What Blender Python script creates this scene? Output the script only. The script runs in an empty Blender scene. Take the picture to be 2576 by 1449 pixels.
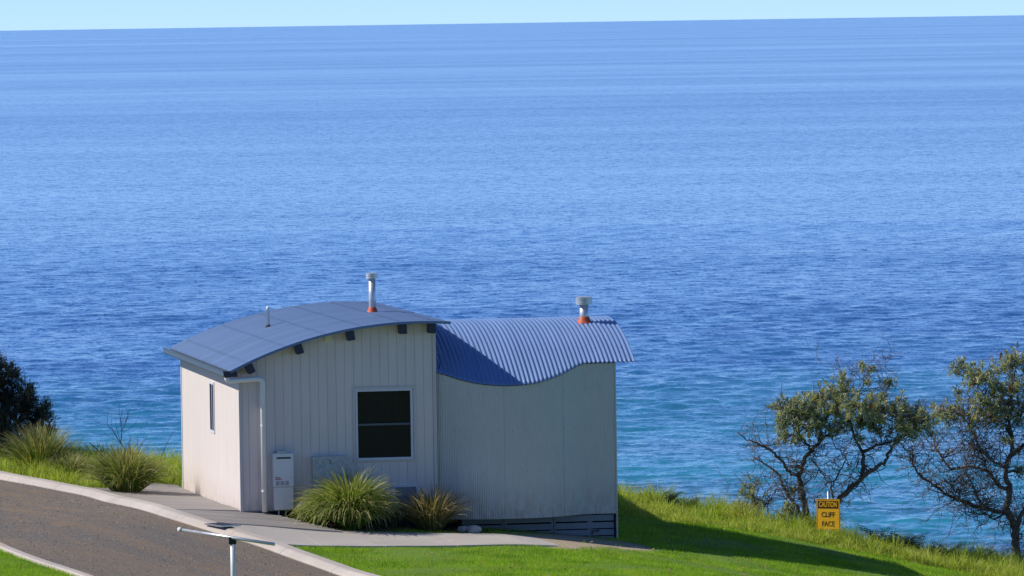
import bpy, bmesh, math, random
import numpy as np
from mathutils import Vector, Matrix

rng = np.random.default_rng(7)
random.seed(7)
scene = bpy.context.scene
col = scene.collection
R = math.radians

# ------------------------------------------------------------------ camera
FPX = 16000.0                                   # focal length, in pixels of a 2576 px wide frame
ROLL = math.atan(39 / 2576)
PITCH = math.atan(670 / FPX)
CAM = np.array([0.0, 0.0, 8.1485])
fwd = np.array([0, math.cos(PITCH), -math.sin(PITCH)])
upv = np.array([0, math.sin(PITCH), math.cos(PITCH)])
xax = np.array([1.0, 0, 0])
cam_d = bpy.data.cameras.new('camera')
cam_d.sensor_width = 36.0
cam_d.lens = 36.0 * FPX / 2576
cam_d.clip_start = 0.5
cam_d.clip_end = 400000
cam = bpy.data.objects.new('camera', cam_d)
col.objects.link(cam)
cx = math.cos(ROLL) * xax - math.sin(ROLL) * upv
cy = math.sin(ROLL) * xax + math.cos(ROLL) * upv
cam.matrix_world = Matrix(((cx[0], cy[0], -fwd[0], CAM[0]), (cx[1], cy[1], -fwd[1], CAM[1]),
                           (cx[2], cy[2], -fwd[2], CAM[2]), (0, 0, 0, 1)))
scene.camera = cam

# ------------------------------------------------------------------ light
SUN_EL = R(40.5)
_sa = R(12.0) - math.atan2(.1774, 1.0)            # a little towards the camera from the cabin's front wall
SUN_TO = np.array([-math.cos(_sa), math.sin(_sa)])   # horizontal direction towards the sun
world = bpy.data.worlds.new('World')
scene.world = world
world.use_nodes = True
wn = world.node_tree
wn.nodes.clear()
sky = wn.nodes.new('ShaderNodeTexSky')
sky.sky_type = 'NISHITA'
sky.sun_disc = False
sky.sun_elevation = SUN_EL
sky.sun_rotation = math.atan2(SUN_TO[0], SUN_TO[1])
sky.altitude = 20
sky.air_density = 0.45
sky.dust_density = 0.0
sky.ozone_density = 9.5
bg = wn.nodes.new('ShaderNodeBackground')
bg.inputs[1].default_value = 0.125
wo = wn.nodes.new('ShaderNodeOutputWorld')
wb = wn.nodes.new('ShaderNodeMix')               # camera white balance: the whole sky a little less cyan
wb.data_type = 'RGBA'; wb.blend_type = 'MULTIPLY'; wb.inputs[0].default_value = 1.0
wb.inputs[7].default_value = (0.98, 0.95, 1.03, 1)
wn.links.new(sky.outputs[0], wb.inputs[6])
wn.links.new(wb.outputs[2], bg.inputs[0])
wn.links.new(bg.outputs[0], wo.inputs[0])
sun_d = bpy.data.lights.new('sun', 'SUN')
sun_d.energy = 3.75
sun_d.angle = R(0.53)
sun_d.color = (1.0, 0.94, 0.85)
sun = bpy.data.objects.new('sun', sun_d)
col.objects.link(sun)
to = Vector((SUN_TO[0] * math.cos(SUN_EL), SUN_TO[1] * math.cos(SUN_EL), math.sin(SUN_EL)))
sun.rotation_euler = to.to_track_quat('Z', 'Y').to_euler()
sun.location = (-40, 90, 40)
vs = scene.view_settings
vs.view_transform = 'Standard'
vs.look = 'None'
vs.exposure = 0.35
vs.gamma = 1.0
vs.use_curve_mapping = False

# ------------------------------------------------------------------ projection helpers
def ray(x, y):
    dx = x - 1288; dy = 724.5 - y
    a = dx * math.cos(ROLL) + dy * math.sin(ROLL)
    b = -dx * math.sin(ROLL) + dy * math.cos(ROLL)
    return xax * a + upv * b + fwd * FPX
def at(x, y, Y):                                # a sight line at a given distance
    d = ray(x, y)
    return CAM + d / d[1] * Y
def c5(x, y):                                   # reading of one enlarged part of the photograph
    return (2700 + x * .50466) * .644, (1300 + y * .50466) * .644

# cabin frame: u along the front wall, w into the depth
ORG = np.array([-4.60815, 106.7, 0.0])
YAW = math.atan2(.1774, 1.0)
Uv = np.array([math.cos(YAW), math.sin(YAW), 0]); Wv = np.array([-Uv[1], Uv[0], 0])
def loc(u, w, z=0.0): return ORG + Uv * u + Wv * w + np.array([0, 0, z])
def to_uw(P):
    d = np.asarray(P) - ORG
    return d @ Uv, d @ Wv

# ------------------------------------------------------------------ terrain
ctl = []
for (x, y, Y) in [(0, 1200, 115), (300, 1265, 109.5), (520, 1325, 104.6), (720, 1387, 102), (940, 1458, 99.4),
                  (0, 1380, 99.6), (190, 1449, 95.6), (-300, 1380, 101), (-300, 1200, 116),
                  (1000, 1377, 104.0), (1300, 1375, 104.5), (1250, 1340, 107.0), (1480, 1368, 106.2),
                  (1500, 1449, 100), (1900, 1449, 104), (2240, 1449, 108.2), (1549, 1352, 108.35), (800, 1342, 105.3),
                  (1560, 1300, 111), (2576, 1500, 109.5), (900, 1410, 102.0),
                  (1550, 1265, 113.5), (1860, 1315, 113.5), (2180, 1375, 114), (2576, 1440, 114.8), (2900, 1490, 115),
                  (458, 1190, 119), (100, 1160, 119.5), (-300, 1135, 120), (1000, 1230, 118)]:
    ctl.append(at(x, y, Y))
ctl += [np.array([ORG[0], ORG[1], -.05]), loc(0, 8, -.22), loc(1, 4, -.25), loc(6.5, 3.3, -.55), loc(-1.0, 4.0, -.08)]
ctl += [np.array(q, float) for q in [(-12, 85, .15), (0, 85, -.6), (12, 85, -1.6), (-30, 85, 1.0), (35, 85, -4), (-35, 115, 1.2), (35, 112, -6.0),
                                     (0, 55, 1.0), (-30, 55, 2.2), (30, 55, -.6), (0, 25, 3.9), (-30, 25, 4.8), (30, 25, 3.0), (0, 0, 6.4), (-40, -15, 7.6), (40, -15, 6.5)]]
ctl = np.array(ctl)
def _phi(r2): return 0.5 * r2 * np.log(r2 + 1e-9)
_n = len(ctl)
_K = _phi(((ctl[:, None, :2] - ctl[None, :, :2]) ** 2).sum(2)) + np.eye(_n) * 0.3
_P = np.c_[np.ones(_n), ctl[:, :2]]
_A = np.block([[_K, _P], [_P.T, np.zeros((3, 3))]])
_sol = np.linalg.solve(_A, np.r_[ctl[:, 2], np.zeros(3)])
def crest(X): return np.interp(X, [-40, -9, -5, -2, 2, 4.2, 6.5, 9.3, 40], [121, 119.6, 119.0, 117.3, 113.8, 113.6, 114.1, 114.9, 113])
def ground(X, Y):
    X = np.atleast_1d(np.asarray(X, float)); Y = np.atleast_1d(np.asarray(Y, float))
    yc = crest(X); Yk = np.minimum(Y, yc)
    out = np.empty(len(X))
    for i in range(0, len(X), 50000):
        s = slice(i, i + 50000)
        q = np.c_[X[s], Yk[s]]
        out[s] = _phi(((q[:, None, :] - ctl[None, :, :2]) ** 2).sum(2)) @ _sol[:_n] + _sol[_n] + q @ _sol[_n + 1:]
    s = np.maximum(Y - yc, 0)
    out -= np.where(s < 1.2, .35 * s * s, .504 + (s - 1.2) * 1.25)
    return np.maximum(out, -27.0)
def gz(x, y): return float(ground([x], [y])[0])
def pix(x, y):                                  # where a sight line meets the terrain
    d = ray(x, y); Ys = np.linspace(86, 121, 351)
    P = CAM[None] + d[None] / d[1] * Ys[:, None]
    g = ground(P[:, 0], P[:, 1])
    k = np.argmax(P[:, 2] <= g)
    if P[k, 2] > g[k]: k = len(Ys) - 1
    k = max(k, 1)
    a = P[k - 1, 2] - g[k - 1]; b = g[k] - P[k, 2]
    t = a / (a + b) if a + b > 1e-9 else 0
    q = P[k - 1] * (1 - t) + P[k] * t
    return np.array([q[0], q[1], gz(q[0], q[1])])

# ------------------------------------------------------------------ mesh helpers
class MB:
    def __init__(s): s.v = []; s.f = []
    def add(s, vs_, fs):
        o = len(s.v); s.v += [tuple(map(float, p)) for p in vs_]; s.f += [tuple(i + o for i in f) for f in fs]
        return s
    def box(s, x0, x1, y0, y1, z0, z1):
        return s.add([(x0, y0, z0), (x1, y0, z0), (x1, y1, z0), (x0, y1, z0), (x0, y0, z1), (x1, y0, z1), (x1, y1, z1), (x0, y1, z1)],
                     [(0, 3, 2, 1), (4, 5, 6, 7), (0, 1, 5, 4), (1, 2, 6, 5), (2, 3, 7, 6), (3, 0, 4, 7)])
    def obox(s, c, ax, ay, az, hx, hy, hz):     # oriented box
        c, ax, ay, az = [np.asarray(q, float) for q in (c, ax, ay, az)]
        P = [c + ax * hx * i + ay * hy * j + az * hz * k for k in (-1, 1) for (i, j) in ((-1, -1), (1, -1), (1, 1), (-1, 1))]
        return s.add(P, [(0, 3, 2, 1), (4, 5, 6, 7), (0, 1, 5, 4), (1, 2, 6, 5), (2, 3, 7, 6), (3, 0, 4, 7)])
    def tube(s, pts, rad, n=8, cap=True):
        pts = [np.asarray(p, float) for p in pts]
        if np.isscalar(rad): rad = [rad] * len(pts)
        prev = None; rings = []
        for i, p in enumerate(pts):
            t = pts[min(i + 1, len(pts) - 1)] - pts[max(i - 1, 0)]
            t = t / (np.linalg.norm(t) + 1e-9)
            if prev is None:
                a = np.array([0, 0, 1.0]) if abs(t[2]) < .9 else np.array([1.0, 0, 0])
                e1 = np.cross(t, a)
            else: e1 = prev - t * (prev @ t)
            e1 /= np.linalg.norm(e1) + 1e-9; e2 = np.cross(t, e1); prev = e1
            rings.append([p + rad[i] * (math.cos(2 * math.pi * k / n) * e1 + math.sin(2 * math.pi * k / n) * e2) for k in range(n)])
        vs_ = [q for r_ in rings for q in r_]; fs = []
        for i in range(len(pts) - 1):
            for k in range(n):
                k2 = (k + 1) % n
                fs.append((i * n + k, i * n + k2, (i + 1) * n + k2, (i + 1) * n + k))
        if cap:
            fs.append(tuple(range(n - 1, -1, -1))); fs.append(tuple((len(pts) - 1) * n + k for k in range(n)))
        return s.add(vs_, fs)
    def lathe(s, prof, c, n=20):                # prof: list of (r, z)
        vs_ = [(c[0] + r * math.cos(2 * math.pi * k / n), c[1] + r * math.sin(2 * math.pi * k / n), c[2] + z) for r, z in prof for k in range(n)]
        fs = []
        for i in range(len(prof) - 1):
            for k in range(n):
                k2 = (k + 1) % n
                fs.append((i * n + k, i * n + k2, (i + 1) * n + k2, (i + 1) * n + k))
        fs.append(tuple(range(n - 1, -1, -1))); fs.append(tuple((len(prof) - 1) * n + k for k in range(n)))
        return s.add(vs_, fs)
    def grid(s, P):                             # P: (n, m, 3)
        n, m = P.shape[:2]
        return s.add(P.reshape(-1, 3), [(i * m + j, i * m + j + 1, (i + 1) * m + j + 1, (i + 1) * m + j) for i in range(n - 1) for j in range(m - 1)])
    def build(s, name, material, parent=None, smooth=False, bevel=0, kind=None):
        me = bpy.data.meshes.new(name)
        me.from_pydata(s.v, [], s.f)
        return link(me, name, material, parent, smooth, bevel, kind)
def link(me, name, material, parent=None, smooth=False, bevel=0, kind=None):
    me.materials.append(material)
    me.update()
    if smooth: me.polygons.foreach_set('use_smooth', [True] * len(me.polygons))
    o = bpy.data.objects.new(name, me)
    col.objects.link(o)
    if parent: o.parent = parent
    if bevel:
        b = o.modifiers.new('bevel', 'BEVEL'); b.width = bevel; b.segments = 2; b.limit_method = 'ANGLE'
    if kind: o['kind'] = kind
    return o
def np_mesh(name, verts, faces, material, parent=None, smooth=False, kind=None, attr=None):
    """verts (n,3), faces (m,k) with constant k; attr: {name: (n,) float}"""
    me = bpy.data.meshes.new(name)
    verts = np.ascontiguousarray(verts, np.float32); faces = np.ascontiguousarray(faces, np.int32)
    m, k = faces.shape
    me.vertices.add(len(verts)); me.vertices.foreach_set('co', verts.ravel())
    me.loops.add(m * k); me.loops.foreach_set('vertex_index', faces.ravel())
    me.polygons.add(m)
    me.polygons.foreach_set('loop_start', np.arange(0, m * k, k, dtype=np.int32))
    me.polygons.foreach_set('loop_total', np.full(m, k, np.int32))
    me.update(calc_edges=True)
    for nm, a in (attr or {}).items():
        at_ = me.attributes.new(nm, 'FLOAT', 'POINT'); at_.data.foreach_set('value', np.ascontiguousarray(a, np.float32))
    return link(me, name, material, parent, smooth, 0, kind)
def empty(name, p=(0, 0, 0), rz=0.0):
    o = bpy.data.objects.new(name, None)
    o.empty_display_size = .2
    o.location = tuple(map(float, p)); o.rotation_euler = (0, 0, rz)
    col.objects.link(o)
    return o
def tag(o, label, cat, group=None):
    o['label'] = label; o['category'] = cat
    if group: o['group'] = group
    return o
def struct(o): o['kind'] = 'structure'; return o
def lerp_poly(pts, n):
    pts = np.asarray(pts, float)
    d = np.r_[0, np.cumsum(np.linalg.norm(np.diff(pts, axis=0), axis=1))]
    t = np.linspace(0, d[-1], n)
    return np.stack([np.interp(t, d, pts[:, k]) for k in range(pts.shape[1])], 1)
def smooth_poly(pts, n, it=3):
    p = lerp_poly(pts, n)
    for _ in range(it): p[1:-1] = (p[:-2] + 2 * p[1:-1] + p[2:]) / 4
    return p
def inside(px, py, poly):
    poly = np.asarray(poly); r_ = np.zeros(len(px), bool); j = len(poly) - 1
    for i in range(len(poly)):
        xi, yi = poly[i][:2]; xj, yj = poly[j][:2]
        c = ((yi > py) != (yj > py)) & (px < (xj - xi) * (py - yi) / (yj - yi + 1e-12) + xi)
        r_ ^= c; j = i
    return r_

# ------------------------------------------------------------------ materials
class NT:
    def __init__(s, name):
        s.m = bpy.data.materials.new(name); s.m.use_nodes = True
        s.t = s.m.node_tree; s.t.nodes.clear()
        s.out = s.t.nodes.new('ShaderNodeOutputMaterial')
    def n(s, typ, ins=None, **kw):
        nd = s.t.nodes.new('ShaderNode' + typ)
        for k, v in kw.items(): setattr(nd, k, v)
        for k, v in (ins or {}).items(): s.set(nd.inputs[k], v)
        return nd
    def set(s, sock, v):
        if isinstance(v, bpy.types.NodeSocket): s.t.links.new(v, sock)
        elif isinstance(v, bpy.types.Node): s.t.links.new(v.outputs[0], sock)
        else:
            if sock.type == 'RGBA' and len(v) == 3: v = (*v, 1)
            sock.default_value = v
    def math(s, op, a, b=0.0, c=None):
        nd = s.n('Math', operation=op)
        s.set(nd.inputs[0], a); s.set(nd.inputs[1], b)
        if c is not None: s.set(nd.inputs[2], c)
        return nd.outputs[0]
    def mix(s, f, a, b, mode='MIX'):
        nd = s.n('Mix', data_type='RGBA', blend_type=mode)
        s.set(nd.inputs[0], f); s.set(nd.inputs[6], a); s.set(nd.inputs[7], b)
        return nd.outputs[2]
    def noise(s, vec, scale, detail=3, rough=.55, typ='FBM'):
        nd = s.n('TexNoise', {'Scale': scale, 'Detail': detail, 'Roughness': rough})
        if vec is not None: s.set(nd.inputs['Vector'], vec)
        return nd.outputs[0]
    def ramp(s, f, a, b, lo=0.0, hi=1.0):
        nd = s.n('MapRange', {0: f, 1: a, 2: b, 3: lo, 4: hi}, clamp=True)
        return nd.outputs[0]
    def pos(s): return s.n('NewGeometry').outputs['Position']
    def obj(s): return s.n('TexCoord').outputs['Object']
    def scalev(s, v, sc):
        nd = s.n('VectorMath', operation='MULTIPLY'); s.set(nd.inputs[0], v); nd.inputs[1].default_value = sc
        return nd.outputs[0]
    def bump(s, h, strength=.3, dist=.01, nrm=None):
        nd = s.n('Bump', {'Height': h, 'Strength': strength, 'Distance': dist})
        if nrm is not None: s.set(nd.inputs['Normal'], nrm)
        return nd.outputs[0]
    def bsdf(s, color, rough=.6, metal=0.0, spec=.5, nrm=None, **kw):
        b = s.n('BsdfPrincipled')
        s.set(b.inputs['Base Color'], color); s.set(b.inputs['Roughness'], rough)
        s.set(b.inputs['Metallic'], metal); s.set(b.inputs['Specular IOR Level'], spec)
        if nrm is not None: s.set(b.inputs['Normal'], nrm)
        for k, v in kw.items(): s.set(b.inputs[k.replace('_', ' ')], v)
        return b.outputs[0]
    def done(s, sh):
        s.t.links.new(sh, s.out.inputs[0]); return s.m
def paint(name, c, rough=.5, var=.12, scale=3.0, metal=0.0, spec=.5, grime=0.0, bump=.0, stretch=(1, 1, 1), piece=0.0, splash=0.0):
    t = NT(name); o = t.scalev(t.obj(), stretch)
    f = t.noise(o, scale, 4)
    g = t.noise(o, scale * 9, 3)
    c = np.array(c)
    k = t.mix(t.ramp(f, .3, .7), tuple(c * (1 - var)), tuple(np.minimum(c * (1 + var), 1)))
    k = t.mix(t.ramp(g, .35, .75, 0, .35), k, tuple(c * (1 - 1.6 * var)))
    if grime: k = t.mix(t.ramp(t.noise(o, scale * .6, 5, .7), .5, .75, 0, grime), k, (.12, .10, .08))
    if piece: k = t.mix(t.ramp(t.n('ObjectInfo').outputs['Random'], 0, 1, 0, piece), k, tuple(c * .72))
    if splash:                                  # dirt thrown up along the foot of the wall
        z_ = t.n('SeparateXYZ', {0: t.obj()}).outputs[2]
        k = t.mix(t.math('MULTIPLY', t.ramp(z_, .38, -.15), t.ramp(t.noise(t.scalev(t.obj(), (3, 3, 1.2)), 4, 5, .7), .35, .7, 0, splash)), k, (.30, .22, .15))
    nrm = t.bump(g, .25, bump) if bump else None
    return t.done(t.bsdf(k, t.ramp(f, .2, .8, rough * .85, min(1, rough * 1.15)), metal, spec, nrm))
M = {}
M['board'] = paint('painted_board', (.745, .665, .61), .62, .03, 1.2, grime=.06, bump=.002, stretch=(4, 4, .6), piece=.16, splash=.7)
M['backing'] = paint('groove_backing', (.55, .51, .48), .8)
M['trim'] = paint('white_trim', (.66, .68, .70), .45, .04)
M['trimgrey'] = paint('trim_paint', (.60, .56, .53), .5, .04)
M['roof'] = paint('blue_roof_steel', (.13, .21, .375), .42, .09, .9, spec=.5, grime=.16, stretch=(.5, 2.2, 1), piece=.15)
M['roof2'] = paint('blue_corrugated_steel', (.17, .275, .50), .36, .08, 1.1, spec=.55, grime=.12, stretch=(3, .6, 1), piece=.15)
M['navy'] = paint('navy_paint', (.022, .03, .06), .5, .1)
M['gutter'] = paint('gutter_steel', (.085, .115, .145), .4, .06)
M['wallsteel'] = paint('grey_corrugated_steel', (.56, .565, .535), .42, .06, .8, metal=.12, grime=.06, splash=.6)
M['skirt'] = paint('skirting_paint', (.24, .26, .28), .6, .08)
M['dark'] = paint('shade_black', (.02, .02, .022), .9)  # near-black: shade below the floors and grate put into the colour
M['pvc'] = paint('white_pvc', (.78, .78, .76), .35, .04)
M['galv'] = paint('galvanised_steel', (.55, .57, .58), .35, .15, 12, metal=.75)
M['flue'] = paint('flue_steel', (.62, .64, .64), .38, .12, 10, metal=.5)
M['meter'] = paint('meter_box_zinc', (.46, .50, .48), .5, .25, 22, metal=.2)
M['orange'] = paint('orange_sealant', (.52, .09, .035), .55, .12)
M['cream'] = paint('cream_plastic', (.75, .72, .48), .5, .05)
M['heater'] = paint('heater_enamel', (.72, .73, .71), .35, .03)
M['red'] = paint('red_print', (.45, .03, .03), .5)
M['black'] = paint('black_plastic', (.012, .012, .014), .45)
M['alu'] = paint('aluminium', (.62, .64, .66), .35, .06, 6, metal=.6)
M['yellow'] = paint('sign_yellow', (.80, .42, .012), .45, .05, 4, grime=.05)
M['signblack'] = paint('sign_black', (.03, .012, .008), .5)
M['rust'] = paint('rust', (.20, .07, .03), .8)
M['rock'] = paint('white_rock', (.66, .60, .54), .85, .2, 9, bump=.02)
M['curtain'] = paint('curtain_cloth', (.42, .33, .26), .8, .1)
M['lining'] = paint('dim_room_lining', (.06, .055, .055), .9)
M['grey'] = paint('grey_print', (.38, .40, .42), .5)

def mk_concrete(name, c, streak=(1, 1, 1), stain=(.30, .20, .11)):
    t = NT(name); p = t.pos()
    a = t.noise(t.scalev(p, streak), 1.1, 5, .6); b = t.noise(p, 30, 3); g = t.noise(p, .55, 4, .65)
    c = np.array(c)
    k = t.mix(t.ramp(a, .3, .7), tuple(c * .8), tuple(c * 1.12))
    k = t.mix(t.ramp(g, .52, .72, 0, .55), k, stain)
    k = t.mix(t.ramp(b, .4, .8, 0, .4), k, tuple(c * .62))
    return t.done(t.bsdf(k, .85, nrm=t.bump(b, .4, .01)))
M['concrete'] = mk_concrete('concrete', (.50, .46, .41), stain=(.36, .31, .26))
M['kerb'] = mk_concrete('kerb_concrete', (.52, .465, .41), stain=(.36, .26, .16))
def mk_plank():
    t = NT('weathered_plank'); o = t.obj()
    a = t.noise(t.scalev(o, (.8, 7, 1)), 1.6, 4); g = t.noise(t.scalev(o, (1, 6, 1)), 12, 3)
    isl = t.n('NewGeometry').outputs['Random Per Island']
    k = t.mix(t.ramp(a, .3, .7), (.24, .22, .205), (.40, .37, .34))
    k = t.mix(t.ramp(isl, .0, 1, 0, .45), k, (.22, .19, .17))
    k = t.mix(t.ramp(g, .5, .8, 0, .5), k, (.17, .14, .12))
    return t.done(t.bsdf(k, .85, nrm=t.bump(g, .4, .004)))
M['plank'] = mk_plank()
def mk_road():
    t = NT('gravelly_asphalt'); p = t.pos()
    rot = t.n('VectorRotate', {'Vector': p, 'Angle': R(-24.3)}, rotation_type='Z_AXIS').outputs[0]
    st = t.noise(t.scalev(rot, (1.0, .09, 1)), 1.0, 4, .6)
    st2 = t.noise(t.scalev(rot, (1.0, .2, 1)), 3.2, 4, .65)
    fine = t.noise(p, 34, 4, .8); mid = t.noise(p, 8, 5, .75)
    k = t.mix(t.ramp(fine, .36, .66), (.095, .088, .083), (.33, .295, .25))
    k = t.mix(t.ramp(st, .42, .60, 0, .55), k, (.29, .22, .15))
    k = t.mix(t.ramp(st2, .55, .70, 0, .55), k, (.36, .24, .13))
    k = t.mix(t.ramp(mid, .54, .70, 0, .55), k, (.09, .088, .088))
    return t.done(t.bsdf(k, .92, spec=.2, nrm=t.bump(fine, 1.0, .03)))
M['road'] = mk_road()
def mk_ground():
    t = NT('turf_soil'); p = t.pos()
    d = t.n('Attribute', attribute_name='dirt').outputs['Fac']
    a = t.noise(p, .9, 4); b = t.noise(p, 24, 4, .7)
    k = t.mix(t.ramp(a, .35, .65), (.11, .20, .015), (.15, .26, .02))
    k = t.mix(t.ramp(b, .4, .75, 0, .55), k, (.055, .055, .02))
    e = t.math('ADD', d, t.math('MULTIPLY', t.math('SUBTRACT', t.noise(p, 5, 5, .7), .5), .9))
    dc = t.mix(t.ramp(b, .3, .75), (.46, .38, .25), (.30, .23, .14))
    k = t.mix(t.ramp(e, .35, .62), k, dc)
    mu = t.n('Attribute', attribute_name='mulch').outputs['Fac']
    k = t.mix(t.ramp(mu, .3, .7), k, t.mix(t.ramp(b, .35, .7), (.035, .022, .014), (.12, .075, .045)))
    return t.done(t.bsdf(k, .95, nrm=t.bump(b, .6, .02)))
M['ground'] = mk_ground()
def mk_leafy(name, ca, cb, cc, trans=.35, rough=.5, spec=.3, base=None, patch=None, pscale=1.0, dry=None):
    """blade colours by random island between ca and cb, some cc (dry); attribute 'tip' runs 0-1 along the blade"""
    t = NT(name)
    g = t.n('NewGeometry'); isl = g.outputs['Random Per Island']
    k = t.mix(isl, ca, cb)
    w = t.n('TexWhiteNoise', {'W': isl}, noise_dimensions='1D').outputs[0]
    k = t.mix(t.ramp(w, .78, .86), k, cc)
    if patch is not None:
        k = t.mix(t.ramp(t.noise(g.outputs['Position'], pscale, 4, .6), .42, .66, 0, .8), k, patch)
    if dry is not None:
        k = t.mix(t.ramp(t.noise(g.outputs['Position'], pscale * .7, 5, .7), .56, .70, 0, .75), k, dry)
    if base is not None:
        tip = t.n('Attribute', attribute_name='tip').outputs['Fac']
        k = t.mix(t.ramp(tip, .55, 1.0), k, base)
    b = t.bsdf(k, rough, spec=spec)
    tr = t.n('BsdfTranslucent'); t.set(tr.inputs[0], t.mix(1.0, k, (1.15, 1.2, .55), 'MULTIPLY'))
    mx = t.n('MixShader', {0: trans}); t.set(mx.inputs[1], b); t.set(mx.inputs[2], tr.outputs[0])
    return t.done(mx.outputs[0])
M['lawn'] = mk_leafy('lawn_blade', (.24, .45, .022), (.38, .60, .038), (.58, .54, .15), .5, .6, .12, patch=(.15, .31, .016), pscale=1.3, dry=(.36, .40, .09))
M['long'] = mk_leafy('long_grass_blade', (.25, .38, .035), (.45, .56, .07), (.66, .60, .24), .5, .5, .2, patch=(.48, .52, .11), pscale=.9, dry=(.58, .53, .20))
M['tuss'] = mk_leafy('tussock_blade', (.09, .19, .018), (.26, .37, .06), (.55, .48, .26), .4, .42, .4, base=(.46, .42, .20))
M['tussk'] = mk_leafy('kerb_tussock_blade', (.05, .115, .014), (.17, .26, .045), (.50, .42, .22), .35, .42, .4, base=(.42, .36, .18))
M['tussd'] = mk_leafy('dry_tussock_blade', (.11, .14, .03), (.28, .23, .10), (.55, .42, .26), .35, .5, .4, base=(.52, .38, .25))
M['fern'] = mk_leafy('bracken_leaf', (.03, .075, .025), (.06, .12, .03), (.20, .16, .06), .3, .5, .4)
def mk_tree_leaf(name, ca, cb, under, yellow, trans=.15, rough=.33, ymin=.9):
    t = NT(name)
    g = t.n('NewGeometry'); isl = g.outputs['Random Per Island']
    tint = t.n('Attribute', attribute_name='tip').outputs['Fac']
    k = t.mix(isl, ca, cb)
    k = t.mix(t.ramp(tint, ymin, ymin + .06), k, yellow)
    k = t.mix(g.outputs['Backfacing'], k, under)
    b = t.bsdf(k, rough, spec=.55)
    tr = t.n('BsdfTranslucent'); t.set(tr.inputs[0], t.mix(1.0, k, (1.1, 1.2, .5), 'MULTIPLY'))
    mx = t.n('MixShader', {0: trans}); t.set(mx.inputs[1], b); t.set(mx.inputs[2], tr.outputs[0])
    return t.done(mx.outputs[0])
M['banksia'] = mk_tree_leaf('banksia_leaf', (.08, .13, .04), (.33, .35, .13), (.60, .60, .50), (.58, .48, .06), .28)
M['shrub'] = mk_tree_leaf('shaded_shrub_leaf', (.016, .026, .012), (.035, .050, .02), (.05, .06, .035), (.10, .09, .03), .06, .5, .97)  # near-black leaves: the shrub's shade is put into their colour
def mk_bark(name, a, b):
    t = NT(name); p = t.pos()
    f = t.noise(p, 9, 5, .7); h = t.noise(t.scalev(p, (3, 3, 1)), 22, 4, .7)
    k = t.mix(t.ramp(f, .3, .7), a, b)
    return t.done(t.bsdf(k, .9, spec=.2, nrm=t.bump(h, .7, .015)))
M['bark'] = mk_bark('bark', (.07, .052, .042), (.24, .20, .17))
M['twig'] = mk_bark('dead_twig', (.05, .028, .022), (.11, .065, .05))
M['spike'] = paint('flower_spike', (.62, .36, .03), .8, .2, 40)
M['spikeo'] = paint('old_flower_spike', (.40, .12, .025), .85, .2, 40)
M['cone'] = paint('seed_cone', (.05, .032, .022), .9, .2, 40)
def mk_glass():
    t = NT('window_glass')
    gl = t.n('BsdfGlossy', {'Roughness': .03, 'Color': (.42, .42, .52)}); tr = t.n('BsdfTransparent', {'Color': (.42, .42, .46)})
    fr = t.n('Fresnel', {'IOR': 1.5}); mx = t.n('MixShader')
    t.set(mx.inputs[0], t.math('ADD', fr.outputs[0], .02)); t.set(mx.inputs[1], tr.outputs[0]); t.set(mx.inputs[2], gl.outputs[0])
    df = t.n('BsdfDiffuse', {'Color': (.040, .036, .046)}); m2 = t.n('MixShader', {0: .38}); t.set(m2.inputs[1], mx.outputs[0]); t.set(m2.inputs[2], df.outputs[0])
    return t.done(m2.outputs[0])
M['glass'] = mk_glass()

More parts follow.
